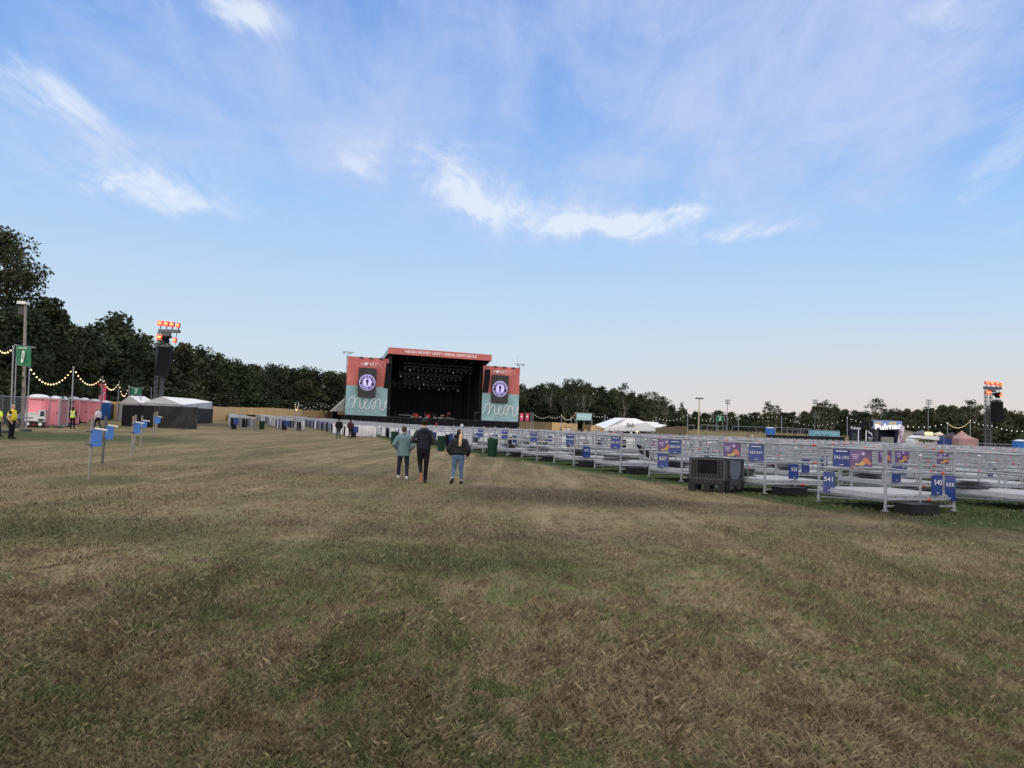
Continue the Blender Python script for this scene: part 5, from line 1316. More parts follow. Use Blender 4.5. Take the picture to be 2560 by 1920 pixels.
# feather flags
def feather(x0,y0,x1,y1,wpx,Y,m,label,group,txt=None,curve=1.0,tm=None):
    b = gd(x0,Y); H_ = at(x1,y1,Y).z-b.z; w_ = wpx*Y/F; e = empty('feather_flag', b, 0, label, 'flag', group)
    lean = (at(x1,y1,Y).x-b.x)
    mb = MB(); mb.tube((0,0,0),(lean,0,H_),.04,whitep,6,.02); mb.build('pole', None, e)
    mb = MB(); n = 14; vs = []; z0 = H_*.30 if txt is None else H_*.04
    for k in range(n+1):
        t = k/n; z = z0+(H_-z0)*t; ww = w_*(min(1,t*curve*.9+.35) if txt is None else .62+.38*t)*(1 if t < .9 else max(.12,(1-((t-.9)/.1)**2)))
        xx = lean*z/H_; vs += [(xx, -.02+.04*math.sin(t*5), z), (xx+ww, -.02+.05*math.sin(t*5+1), z)]
    mb.add(vs, [(2*k,2*k+1,2*k+3,2*k+2) for k in range(n)], m); cl = mb.build('cloth', None, e)
    if txt:
        mb = MB()
        addtext(mb, txt, (lean*.5+w_*.42, -.12, z0+(H_-z0)*.5), w_*.95, tm or letter, .01, -PI/2+.12); mb.build('lettering', None, cl)
    else:
        mb = MB(); disc(mb, (lean*.75+w_*.45,H_*.75), w_*.22, -.12, letter, 12); mb.build('emblem', None, cl)
    return e
feather(252,1040,247,958,11,90,pinkf,'left pink feather flag behind the blue toilet','pink feather flags at the left',None,1.2)
feather(262,1040,258,960,8,94,pinkf,'right pink feather flag behind the blue toilet','pink feather flags at the left')
# sacks behind the mesh gate
mb = MB(); b = gp(155,1062); k = b.y/F; mb.prism([(-22*k,9*k),(-12*k,16*k),(-4*k,33*k),(4*k,34*k),(11*k,30*k),(11*k,20*k),(1*k,4*k),(-6*k,1*k)],-.25,.25,mat('grey sack',(.05,.05,.055),.7,0,.2,2,.4)); o = mb.build('rubbish_sack', None, None, loc=b); tag(o,'big grey sack leaning behind the narrow mesh gate','sack')
mb = MB(); b = gp(192,1060); k = b.y/F; mb.prism([(-7*k,0),(-5*k,24*k),(-2*k,30*k),(2*k,24*k),(7*k,6*k),(5*k,0)],-.2,.2,black); o = mb.build('rubbish_sack', None, None, loc=b); tag(o,'black sack standing right of the woman in the yellow vest','sack')
# ------------------------------------------------------------------ right side
hoard(1298,1095,1053,1332,1095,1054,woodd,'brown timber hoarding right beside the right banner wing','timber hoarding right of the stage',(205,203))
hoard(1333,1095,1054,1379,1095,1056,woodd,'second brown timber hoarding right of the stage','timber hoarding right of the stage',(203,200))
hoard(1380,1095,1056,1416,1095,1057,wood,'pale timber hoarding behind the seated people','timber hoarding right of the stage',(196,194))
hoard(1417,1095,1058.5,1443,1095,1059.5,wood,'second pale timber hoarding, left of the gap','timber hoarding right of the stage',(194,193))
hoard(1456,1095,1061,1477,1095,1062,woodd,'short brown hoarding under the pale blue sign','timber hoarding right of the stage',(196,195))
hoard(1478,1095,1063,1515,1095,1064,wood,'pale timber hoarding at the left foot of the bar tent','timber hoarding right of the stage',(172,170))
hoard(1640,1100,1069,1716,1100,1065,woodd,'brown timber hoarding right of the bar tent','timber hoarding right of the bar',(140,150))
# bar tent
def v2(p, o): return Vector(p)-o
Yb = 146
o = gd(1575,Yb); bt = empty('bar_tent', o, 0, 'large white marquee with BAR lettering on its front gable', 'tent')
gA = at(1512,1071,Yb)-o; gB = at(1545,1054,Yb)-o; gC = at(1568,1045.5,Yb+1)-o; gD = at(1590,1046.5,Yb+1)-o; gE = at(1615,1056,Yb)-o; gF = at(1642,1071,Yb)-o
rA = at(1487,1062,Yb+22)-o; rC = at(1538,1044,Yb+22)-o
rF = at(1668,1063,Yb+22)-o
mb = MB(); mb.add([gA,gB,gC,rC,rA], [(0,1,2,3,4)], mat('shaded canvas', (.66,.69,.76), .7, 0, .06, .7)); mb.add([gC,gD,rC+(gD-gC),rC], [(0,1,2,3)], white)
mb.add([gD,gE,gF,rF,rC+(gD-gC)], [(0,1,2,3,4)], white); mb.build('roof', None, bt)
mb = MB(); sk = [gA+Vector((0,0,-.55)),gF+Vector((0,0,-.55))]
mb.add([v+Vector((0,-.04,0)) for v in (gA,gB,gC,gD,gE,gF)]+[sk[1],sk[0]], [(7,6,5,4,3,2,1,0)], white); gb = mb.build('gable', None, bt)
mb = MB(); c = at(1576,1063,Yb-.5)-o; addtext(mb,'BAR',tuple(c+Vector((0,-.1,0))),1.0,mat('dark lettering',(.07,.07,.09),.6),.02,-ROLL,19*Yb/F); mb.build('lettering', None, gb)
mb = MB()
for v in (gA, gA.lerp(gF,.5), gF, rF, rA): mb.tube((v.x,v.y,0),(v.x,v.y,v.z-.3),.07,whitep,6)
mb.build('frame', None, bt)
mb = MB(); mb.box(((gA.x+gF.x)/2,7,1.1),(gF.x-gA.x-2,.2,3.2),mat('dark interior',(.05,.045,.04),.9)); mb.build('back_wall', None, bt)
mb = MB(); mb.box(((gA.x+gF.x)/2,1.5,.55),(gF.x-gA.x-2,.6,1.1),dgrey); mb.build('counter', None, bt)
mb = MB(); c = at(1592,1077,Yb+2)-o; mb.ball(tuple(c),(.35,.1,.35),mat('bar lamp',(1,.8,.5),.4,0,0,emit=(1,.68,.30),es=3),8,6); mb.build('lamp', None, bt)
# white container behind the bar tent with red mark
o = gd(1640,168); wc = empty('white_trailer', o, 0, 'white trailer with red mark behind the right slope of the bar tent', 'trailer'); a = at(1612,1054,168)-o; b = at(1646,1056,168)-o
mb = MB(); mb.prism([(a.x,1),(b.x,1),(b.x,b.z),(a.x,a.z)],0,2.4,whitep); mb.build('body', None, wc)
mb = MB(); c = at(1630,1062,168)-o; mb.box((c.x,-.03,c.z),(1.5,.02,.45),red,0,0,-.15); mb.box((c.x+.3,-.035,c.z-.3),(.9,.02,.35),red); mb.build('red_mark', None, wc)
mb = MB(); mb.tube((a.x+.5,-.1,.5),(a.x+.5,.2,.5),.5,rubber,12); mb.build('wheel', None, wc)
# pale blue sign on scaffold
o = gd(1460,190); ps = empty('scaffold_sign', o, 0, 'pale blue sign on a scaffold frame left of the bar tent', 'sign'); a = at(1442,1033,190)-o; b = at(1478,1051,190)-o
pb_ = mat('pale blue sign', (.40,.62,.64), .5, 0, .05)
mb = MB(); mb.prism([(a.x,b.z),(b.x,b.z),(b.x,a.z),(a.x,a.z)],-.05,0,pb_); sg = mb.build('panel', None, ps)
mb = MB(); ribbon(mb,[(a.x+.5,a.z-.9),(a.x+1.4,a.z-.75),(a.x+2.6,a.z-.95),(b.x-.4,a.z-.8)],.14,-.09,letter); mb.build('lettering', None, sg)
mb = MB()
for x in (a.x-.05,b.x+.05): mb.tube((x,.1,0),(x,.1,a.z+.2),.07,galv,5); mb.tube((x,.1,a.z*.8),(x+(-1.2 if x<0 else 1.2),.9,0),.05,galv,5)
mb.tube((a.x-.6,.1,a.z+.1),(b.x+.6,.1,a.z+.1),.06,galv,5); mb.tube((a.x-.6,.1,b.z-.1),(b.x+.6,.1,b.z-.1),.06,galv,5); mb.build('scaffold_frame', None, ps)
# pink banner pair right of the stage
for x, lb in ((1304,'left'),(1318,'right')):
    o = gd(x,196); a = at(x-4,1033,196)-o; b = at(x+4,1052,196)-o; e = empty('upright_banner', o, 0, lb+' upright pink banner beside the right banner wing', 'banner', 'pink banners right of the stage')
    mb = MB(); mb.prism([(a.x,b.z),(b.x,b.z),(b.x,a.z),(a.x,a.z)],-.04,0,pinkf); cl = mb.build('cloth', None, e)
    mb = MB(); disc(mb,((a.x+b.x)/2,(a.z+b.z)/2+.1),.26,-.06,letter,12); mb.build('emblem', None, cl); mb = MB(); mb.tube(((a.x+b.x)/2,.08,0),((a.x+b.x)/2,.08,a.z),.05,galv,5); mb.build('pole', None, e)
# festoons on the right
GR_ = 'festoon strings on the right'
festoon([(1334,1034),(1372,1040),(1404,1038)],[200,198,194],[.8,.6],[9,7],'faint string of bulbs above the brown hoarding',GR_,.07,bulbw)
festoon([(1404,1038),(1438,1034)],[190,190],[1.3],[12],'short warm festoon left of the pale blue sign',GR_,.07,bulb)
festoon([(1479,1037),(1512,1040),(1570,1046),(1640,1050)],[185,180,172,172],[.3,.6,.5],[5,8,9],'string of bulbs running behind the bar tent roof',GR_,.08,bulbw)
festoon([(1640,1043),(1718,1037),(1846,1036),(1954,1040),(2118,1045)],[180,188,205,212,200],[1.0,1.6,.5,2.2],[9,14,9,14],'long string of bulbs in front of the tree belt above the bank',GR_,.085,bulbw)
festoon([(2118,1043),(2190,1052),(2270,1066)],[160,140,125],[.5,.4],[6,5],'string of bulbs behind the food truck roof',GR_,.08,bulbw)
festoon([(2270,1064),(2368,1056)],[125,118],[.4],[7],'string of bulbs left of the sagging festoon',GR_,.08,bulbw)
festoon([(2368,1056),(2426,1051)],[118,118],[.95],[17],'densely lit festoon sagging between two poles above the dark gazebo',GR_,.05,bulb)
festoon([(2426,1051),(2480,1063),(2570,1076)],[118,110,100],[.2,.3],[5,7],'string of bulbs passing under the right speaker tower',GR_,.07,bulbw)
for x, y, Y, lb in ((1328,1031,200,'left pole above the brown hoarding'),(1333,1036,200,'right pole above the brown hoarding'),(1404,1036,192,'pole at the left end of the short warm festoon'),(1428,1040,192,'short pole left of the pale blue sign'),(1512,1037,165,'pole at the left of the bar tent'),(1719,1036,188,'pole left of the yellow lamp mast'),(1846,1035,205,'pole in the middle of the bank'),(1954,1040,212,'pole right of the blue toilet on the bank'),(2118,1042,200,'pole with lit top left of the food truck'),(2369,1055,118,'left pole of the sagging festoon'),(2426,1049,118,'right pole of the sagging festoon')): fpole(x,y,Y,lb,.045*Y/100)
# sports floodlight masts
def mast(x, ytop, Y, kind, m, label):
    b = gd(x,Y); t = H_at(x,ytop,b)-b.z; k = Y/F; e = empty('floodlight_mast', b, 0, label, 'floodlight mast', 'sports floodlight masts' if kind else None)
    mb = MB(); mb.tube((0,0,0),(0,0,t),2.2*k if not kind else 1.0*k,m,7,1.1*k if not kind else .7*k); mb.build('pole', None, e)
    if kind == 0:
        mb = MB(); mb.tube((-8*k,0,t),(8*k,0,t),.7*k,dgrey,5); mb.build('cross_arm', None, e)
        for x_, r_ in ((-8,-.5),(-2,0),(2,0),(8,.5)): mb = MB(); mb.box((x_*k,-.1,t+1.2*k),(4*k,.4,3*k),dgrey,0,0,r_*1.4); mb.build('floodlight', None, e)
    else:
        for r in range(3):
            z = t-r*kind*k; mb = MB(); mb.tube((-6*k,0,z),(6*k,0,z),.5*k,dgrey,4); mb.build('cross_arm', None, e)
            for x_ in (-5,-1.8,1.8,5): mb = MB(); mb.box((x_*k,-.2,z+.6*k),(2.4*k,.5,1.9*k),mat('lamp grey',(.16,.17,.19),.5)); mb.build('floodlight', None, e)
mast(1746,997,165,0,mat('yellowed mast',(.45,.38,.24),.7,0,.1),'yellowish floodlight mast with four lamps right of the bar tent')
mast(1817,1001,262,4.2,mat('mast grey',(.22,.23,.25),.6),'far floodlight mast above the small green sign')
mast(2036,1001,262,4.2,MATS['mast grey'],'far floodlight mast half hidden by the birches')
mast(2320,1001,150,5.0,MATS['mast grey'],'tallest looking floodlight mast above the white van')
speaker_tower(2470,120,2470,972,.82,.05,'steel tower at the right edge carrying glowing red floodlights','black speaker array hanging from the right tower',(-7,4,18,28,-5,27),(11,42),(2485,1003,1054,25))
# fence along the bank, toilet, black screens
for i, (x0,x1,Y0,Y1) in enumerate(((1718,1735,190,190),(1752,1795,192,194),(1768,1815,186,188),(1830,1890,190,192),(1890,1916,192,193),(1938,1968,196,196),(1968,2000,196,196),(2002,2028,196,196),(2440,2488,112,110),(2488,2545,110,106))):
    a = gd(x0,Y0); b = gd(x1,Y1); d = b-a; h = 2.1 if Y0 > 150 else 1.9; e = empty('mesh_fence_panel', a, 0, 'panel of grey mesh fence %s' % ('on the bank behind the pens' if Y0 > 150 else 'below the right speaker tower'), 'fence panel', 'mesh fence on the bank' if Y0 > 150 else 'mesh fence below the right tower')
    mb = MB(); mb.path([(0,0,0),(0,0,h),(d.x,d.y,h+d.z),(d.x,d.y,d.z)],.05,galv,5); mb.tube((0,0,.2),(d.x,d.y,.2+d.z),.04,galv,5); mb.build('frame', None, e)
    mb = MB(); n = int(d.length/.35)
    for q in range(1,n): mb.tube((d.x*q/n,d.y*q/n,.2+d.z*q/n),(d.x*q/n,d.y*q/n,h+d.z*q/n),.010,meshm,3)
    mb.build('wire_mesh', None, e)
e = cabin(1927,1094,1068,23,.1,'portable_toilet',bright_blue,'blue portable toilet standing on the bank behind the black screen','blue toilets')
bb_ = gd(1927,158); e.location = bb_; e.scale = (1,1,1)
kk = 158/e.location.length
def rescale(e, px, Y, ytop, ybot):
    """stand a finished thing at depth Y so that it spans ytop..ybot in the photo"""
    b = gd(px, Y); zt = at(px, ytop, Y).z; zb = at(px, ybot, Y).z; b.z = zb; e.location = b; return zt-zb
bpy.data.objects.remove  # (no removal: the toilet keeps its mesh, only its size and place are set)
hs = rescale(e, 1927, 186, 1068, 1089)
h0 = max((v.co.z for ch in KIDS(e) for v in ch.data.vertices)); w0 = max((v.co.x for ch in KIDS(e) for v in ch.data.vertices))*2
e.scale = ((22*186/F)/w0, hs/h0, hs/h0)
e2 = cabin(2552,1130,1099,30,.1,'portable_toilet',bright_blue,'blue portable toilet with white roof at the right edge','blue toilets')
hs = rescale(e2, 2556, 84, 1099, 1135)
h0 = max((v.co.z for ch in KIDS(e2) for v in ch.data.vertices)); w0 = max((v.co.x for ch in KIDS(e2) for v in ch.data.vertices))*2
e2.scale = ((34*84/F)/w0, hs/h0, hs/h0)
# long black skirted deck with railing
b = gd(1915,150); a0 = at(1915,1087,150); a1 = at(2112,1092,128); d = Vector((a1.x-a0.x,a1.y-a0.y,0)); vd = empty('viewing_deck', (a0.x,a0.y,0), 0, 'long black skirted deck with grey railing in front of the pale blue container', 'deck')
ang = math.atan2(d.y,d.x); L_ = d.length
mb = MB(); mb.add([(0,0,a0.z-2.2),(d.x,d.y,a1.z-2.2),(d.x,d.y,a1.z),(0,0,a0.z)], [(0,1,2,3)], scrim); mb.add([(0,0,a0.z),(d.x,d.y,a1.z),(d.x+.5,d.y+4,a1.z),(.5,4,a0.z)], [(0,1,2,3)], dgrey)
mb.build('skirt', None, vd)
mb = MB(); n = 14
for i in range(n+1):
    t = i/n; 
    if t < .3: continue
    z = a0.z+(a1.z-a0.z)*t; mb.tube((d.x*t+.3,d.y*t+3,z),(d.x*t+.3,d.y*t+3,z+1.1),.04,galv,4)
mb.tube((d.x*.3+.3,d.y*.3+3,a0.z+1.1),(d.x+.3,d.y+3,a1.z+1.1),.045,galv,4); mb.build('railing', None, vd)
# pale blue container
o = gd(2075,152); pc = empty('pale_container', o, .0, 'pale blue container with dark block lettering behind the railing', 'container'); a = at(2033,1075,152)-o; b = at(2122,1079,148)-o
cb_ = mat('container blue', (.20,.42,.50), .6, 0, .08, .7)
mb = MB(); mb.prism([(a.x,b.z-2.6),(b.x,b.z-2.6),(b.x,b.z),(a.x,b.z)],0,2.4,cb_); bd = mb.build('body', None, pc)
mb = MB(); dl = mat('dark blue lettering',(.04,.12,.18),.6)
for i, (x, w_) in enumerate(((.10,.05),(.18,.02),(.26,.06),(.36,.05),(.47,.06),(.56,.03))):
    xx = a.x+(b.x-a.x)*x
    for q in range(3): mb.box((xx+(b.x-a.x)*w_*.5,-.03,b.z-.7-.35*q),((b.x-a.x)*w_,.02,.09),dl)
    mb.box((xx,-.03,b.z-1.05),(.13,.02,.8),dl)
for q in range(6): mb.box((a.x+(b.x-a.x)*(.66+.05*q),-.03,b.z-1.5+.15*(q%2)),(.1,.02,1.1-.1*q),cb_,0,0,.6*(-1)**q)
mb.build('lettering', None, bd)
mb = MB(); mb.box(((a.x+b.x)/2,-.02,b.z-.05),(b.x-a.x,.06,.1),cb_); mb.build('edge_trim', None, pc)
# food truck: dark totem boards, dark body, blue topped trailer
navy = mat('navy board', (.010,.013,.028), .5, 0, .15, 1); ft_text = letter
Yt = 118
def vboard(x0,x1,y0,y1,Y,m,name,label,cat,texts=(),group=None):
    o = gd((x0+x1)/2,Y); a = at(x0,y0,Y)-o; b = at(x1,y1,Y)-o; e = empty(name,o,0,label,cat,group)
    mb = MB(); mb.prism([(a.x,b.z),(b.x,b.z),(b.x,a.z),(a.x,a.z)],-.1,.1,m); bd = mb.build('panel', None, e)
    mb = MB(); 
    for x in (a.x+.1,b.x-.1): mb.tube((x,.15,0),(x,.15,a.z),.05,galv,5)
    mb.build('support', None, e)
    mb = MB()
    for t, fx, fz, w_, s_ in texts: addtext(mb,t,(a.x+(b.x-a.x)*fx,-.12,b.z+(a.z-b.z)*fz),s_,letter,.01,0,(b.x-a.x)*w_)
    if texts:
        for q in range(4): mb.box((a.x+(b.x-a.x)*.45,-.115,b.z+(a.z-b.z)*(.55-.11*q)),((b.x-a.x)*(.6-.1*(q%2)),.005,.05),mat('small lettering',(.25,.26,.30),.6))
        mb.build('lettering', None, bd)
    return e
vboard(2123,2153,1063,1112,Yt,navy,'menu_board','dark menu board with white lettering left of the food truck','menu board',(('Pulman',.52,.86,.80,.6),))
vboard(2166,2184,1074,1112,Yt-3,navy,'menu_board','narrow dark board with white dancing mark left of the serving hatch','menu board')
e = C.objects[-1] if False else None
o = gd(2176,Yt-3.4); a = at(2170,1077,Yt-3.4)-o
mb = MB(); ribbon(mb,[(a.x,a.z),(a.x+.25,a.z-.25),(a.x+.55,a.z-.35),(a.x+.65,a.z-.75)],.09,0,letter); ribbon(mb,[(a.x,a.z-.2),(a.x+.3,a.z-.35),(a.x+.5,a.z-.6)],.06,-.004,letter)
for q in range(3): mb.box((a.x+.4,0,a.z-1.0-.18*q),(.8-.15*q,.01,.05),letter)
bmk = mb.build('mark', None, None); nb_ = [x for x in C.objects if x.name.startswith('menu_board')][-1]; bmk.parent = nb_; bmk.location = o-nb_.location
for x, lb in ((2146,'white post left in front of the dark menu board'),(2165,'white post left of the narrow dark board')):
    b = gd(x,Yt-6); t = H_at(x,1075,b)-b.z; mb = MB(); mb.tube((0,0,0),(0,0,t),.07,whitep,6); mb.box((0,0,t*.4),(.5,.04,.06),whitep); tag(mb.build('white_post',None,None,loc=b),lb,'post','white posts by the menu boards')
o = gd(2205,Yt+2); ft = empty('food_truck', o, 0, 'black food truck with open serving hatch and blue sign with large white lettering', 'food truck')
def PX(x,y,Y=Yt+2): return at(x,y,Y)-o
a = PX(2184,1074); b = PX(2246,1118)
mb = MB(); 
mb.box(((a.x+b.x)/2,1.6,(a.z+b.z)/2+.0),(b.x-a.x,.12,a.z-b.z),navy)
mb.box(((a.x+b.x)/2,.8,a.z),(b.x-a.x+.1,1.9,.12),navy); mb.box((a.x+.35,.0,(a.z+b.z)/2),(.8,.15,a.z-b.z),mat('slate',(.045,.05,.06),.5)); mb.box((b.x-.3,.0,(a.z+b.z)/2),(.6,.15,a.z-b.z),navy); mb.box((a.x+.05,.8,(a.z+b.z)/2),(.1,1.8,a.z-b.z),navy); mb.box((b.x,.8,(a.z+b.z)/2),(.1,1.8,a.z-b.z),navy)
mb.build('body', None, ft)
mb = MB(); c = PX(2218,1102); mb.box((c.x,.1,c.z-.35),(1.9,.6,1.9),mat('counter grey',(.22,.21,.20),.6)); mb.build('counter', None, ft)
mb = MB(); a2 = PX(2183,1050); b2 = PX(2256,1073); mb.box(((a2.x+b2.x)/2,.4,(a2.z+b2.z)/2),(b2.x-a2.x,.5,a2.z-b2.z),mat('sign mid blue',(.16,.22,.45),.4,0,0,emit=srgb(112,128,180),es=.25)); sg = mb.build('roof_sign', None, ft)
mb = MB(); lit = mat('lit lettering',(.9,.9,.88),.4,0,0,emit=(.95,.95,.92),es=.9); c = PX(2222,1067); addtext(mb,'Pulman',(c.x,.10,c.z),1.3,lit,.02,.10,(b2.x-a2.x)*.92)
mb.build('lettering', None, sg)
mb = MB(); yw = mat('sign cream',(.55,.48,.30),.5)
for x in (2196,2232): c = PX(x,1060); mb.box((c.x,.13,c.z),(1.1,.02,.75),yw)
mb.build('cream_panel', None, sg)
mb = MB(); a3 = PX(2160,1051); b3 = PX(2184,1066); mb.box(((a3.x+b3.x)/2,.5,(a3.z+b3.z)/2),(b3.x-a3.x,.8,a3.z-b3.z),blackp); mb.box((a3.x+(b3.x-a3.x)*.6,.08,(a3.z+b3.z)/2),(.15,.02,a3.z-b3.z),dgrey); mb.build('roof_unit', None, ft)
mb = MB(); mb.tube((a.x+1,-.1,.45),(a.x+1,.2,.45),.45,rubber,14); mb.build('wheel', None, ft)
feather(2240,1116,2252,1062,11,112,mat('pale flag',(.62,.56,.62),.7,0,.05),'pale feather flag with violet lettering right of the food truck',None,'BUNTER',1.0,mat('violet lettering',(.22,.05,.22),.6))
# beige trailer
o = gd(2267,Yt+4); e = empty('beige_trailer', o, 0, 'beige catering trailer right of the pale feather flag', 'trailer'); a = at(2254,1075,Yt+4)-o; b = at(2282,1081,Yt+4)-o; bg_ = mat('beige panel',(.36,.33,.28),.6,0,.08)
mb = MB(); mb.prism([(a.x,.4),(b.x,.4),(b.x,b.z),(a.x,a.z)],0,2.6,bg_); mb.build('body', None, e)
mb = MB(); mb.prism([(a.x,a.z-.02),(b.x+.25,b.z-.05),(b.x+.25,b.z+.08),(a.x,a.z+.12)],-.1,2.7,mat('beige dark',(.22,.19,.15),.6)); mb.build('roof', None, e)
mb = MB(); mb.tube((0,-.1,.4),(0,.1,.4),.4,rubber,12); mb.build('wheel', None, e)
# white serving van
o = gd(2322,112); e = empty('serving_van', o, 0, 'white rounded serving van with open side hatch behind the man in the pale shirt', 'van'); PXv = lambda x,y: at(x,y,112)-o
a = PXv(2284,1094); b = PXv(2346,1124)
mb = MB(); mb.prism([(a.x,b.z),(b.x,b.z),(b.x,a.z-.5),(b.x-.15,a.z-.05),(a.x+.3,a.z),(a.x,a.z-.4)],.3,2.3,whitep)
mb.prism([(a.x,b.z),(b.x,b.z),(b.x,b.z+1.0),(a.x,b.z+1.0)],-.05,.3,whitep); mb.build('body', None, e)
mb = MB(); mb.box(((a.x+b.x)/2+.3,.26,a.z-.75),((b.x-a.x)*.62,.05,.9),glass); mb.build('serving_hatch', None, e)
mb = MB(); h0_ = PXv(2284,1092); mb.prism([(a.x+.1,a.z-.05),(PXv(2360,1095).x,a.z-.35),(PXv(2360,1095).x,a.z-.25),(b.x-.8,a.z+.35),(a.x+.9,a.z+.32),(a.x+.1,a.z+.05)],-.9,2.2,whitep); mb.build('roof_canopy', None, e)
for x in (a.x+.8,b.x-.8): mb = MB(); mb.tube((x,-.1,b.z+.25),(x,.1,b.z+.25),.36,rubber,14); mb.build('wheel', None, e)
mb = MB(); mb.box((b.x-.45,.02,a.z-.9),(.55,.5,1.6),whitep); mb.build('door_pillar', None, e)
mb = MB(); 
for i in range(5): mb.box((a.x+1.2+i*.5,.0,b.z+1.15),(.2,.2,.3),mat('counter ware',(.30,.28,.26),.5))
mb.build('counter_ware', None, e)
# dark and pink gazebos, low tents behind
def gazebo(x0,x1,yt,ye,yb,Y,m1,m2,label,peakx=None,panel=None):
    o = gd((x0+x1)/2,Y); e = empty('gazebo', o, 0, label, 'gazebo', None); a = at(x0,ye,Y)-o; b = at(x1,ye,Y)-o; p = at(peakx or (x0+x1)/2,yt,Y+1.4)-o; dd = 2.8
    mb = MB(); n = 6
    cr = [(a.x,0,a.z),(b.x,0,a.z),(b.x,dd,a.z),(a.x,dd,a.z)]; vs = []
    for k in range(n+1):
        t = k/n; s_ = (1-t); zz = a.z+(p.z-a.z)*(t**1.5)
        for c in cr: vs.append((p.x+(c[0]-p.x)*s_, 1.4+(c[1]-1.4)*s_, zz))
    mb.add(vs, [(4*k+i,4*k+(i+1)%4,4*k+4+(i+1)%4,4*k+4+i) for k in range(n) for i in range(4)], m1)
    mb.add([(a.x,-.02,a.z),(b.x,-.02,a.z),(b.x,-.02,a.z-.35),(a.x,-.02,a.z-.35)], [(3,2,1,0)], m1); mb.build('roof', None, e)
    mb = MB(); sheet(mb,a.x,0,b.x,0,0,a.z-.3,m2,.02,x0,8); mb.add([(a.x,0,0),(a.x,dd,0),(a.x,dd,a.z),(a.x,0,a.z)],[(0,3,2,1)],m2); mb.add([(b.x,0,0),(b.x,dd,0),(b.x,dd,a.z),(b.x,0,a.z)],[(0,1,2,3)],m2); mb.build('side_wall', None, e)
    mb = MB()
    for c in cr: mb.tube((c[0],c[1],0),c,.04,galv,5)
    mb.build('frame', None, e)
    if panel: mb = MB(); c = (a.x+b.x)/2; mb.box((c+.1,-.1,a.z*.38),((b.x-a.x)*.34,.03,a.z*.6),panel); mb.build('menu_panel', None, e)
    return e
gazebo(2360,2402,1080,1092,1120,110,mat('dark brown canvas',(.05,.045,.05),.8),mat('royal blue canvas',(.02,.045,.22),.7),'square gazebo with dark roof band and royal blue wall')
gazebo(2400,2445,1076,1096,1122,108,mat('dusty pink canvas',(.34,.20,.19),.8,0,.12,2),MATS['dusty pink canvas'],'dusty pink gazebo with steep peak and pale menu panel',2404,mat('kraft panel',(.42,.31,.22),.7))
gazebo(2340,2362,1079,1086,1110,126,mat('cream canvas',(.55,.50,.36),.7),mat('cream wall',(.30,.27,.22),.7),'small cream gazebo peeping between van and dark gazebo')
gazebo(2282,2330,1075,1084,1110,130,mat('grey canvas',(.10,.10,.12),.8),mat('navy wall',(.03,.04,.08),.8),'low dark grey gazebo behind the white van')
o = gd(2322,122); e = empty('lit_stall_sign', o, 0, 'small warm lit stall sign above the white van', 'sign'); a = at(2322,1084,122)-o
mb = MB(); mb.box(tuple(a),(1.3,.1,.55),mat('warm sign',(.8,.6,.3),.5,0,0,emit=(1,.75,.4),es=.9)); mb.build('sign_face', None, e); mb = MB(); mb.tube((a.x-.4,.1,0),(a.x-.4,.1,a.z),.04,dgrey,5); mb.tube((a.x+.4,.1,0),(a.x+.4,.1,a.z),.04,dgrey,5); mb.build('post', None, e)
# crowd barriers in front of the stalls
bm2 = MB(); barrier(bm2,0,0,2.3,0,1.1,galv,11,r=.022); bar_me = bm2.mesh('crowd_barrier')
for i in range(17):
    Y = 104-.15*i; a = gd(2108+i*21*1.75*(2.3/2.3)*.58*1.0,Y)
    a = Vector((gd(2108,104).x+i*2.36,104-i*.12,0)); a.z = g(a.x,a.y)
    if a.x/a.y*F+1280 > 2440: break
    o = bpy.data.objects.new('crowd_barrier', bar_me); C.objects.link(o); place(o, a, -.05, None, 'steel crowd barrier in the line before the food stalls', 'crowd barriers before the food stalls'); o['category'] = 'barrier'
# ------------------------------------------------------------------ people
def cm_(name, c, r=.85, v=.12): return mat(name, c, r, 0, v, 9, .15)
def fuse(mb, name, m, parent, vox=.012, it=3):
    me = mb.mesh('tmp'); o = bpy.data.objects.new('tmp', me)
    r = o.modifiers.new('r', 'REMESH'); r.mode = 'VOXEL'; r.voxel_size = vox
    s_ = o.modifiers.new('s', 'SMOOTH'); s_.iterations = it; s_.factor = .5
    n_ = evalmesh(o); n_.name = name
    bpy.data.objects.remove(o); bpy.data.meshes.remove(me)
    n_.materials.clear(); n_.materials.append(m); n_.polygons.foreach_set('use_smooth', [True]*len(n_.polygons))
    x = bpy.data.objects.new(name, n_); C.objects.link(x); x.parent = parent; return x
def limb(mb, pts, rad, n=12):
    for (a, b), (ra, rb) in zip(zip(pts, pts[1:]), zip(rad, rad[1:])): mb.tube(a, b, ra, None, n, rb)
    for p, r in zip(pts, rad): mb.ball(p, r*.995, None, n, 8)
POSE = dict(hipw=.095, legs=[((-.10,.02,.48),(-.11,-.02,.09)), ((.10,.04,.48),(.11,.10,.09))], arms=[((-.25,-.03,1.14),(-.27,.05,.88)), ((.25,-.03,1.14),(.27,.05,.88))], yaw=0, foot=[(0,1,0),(0,1,0)])
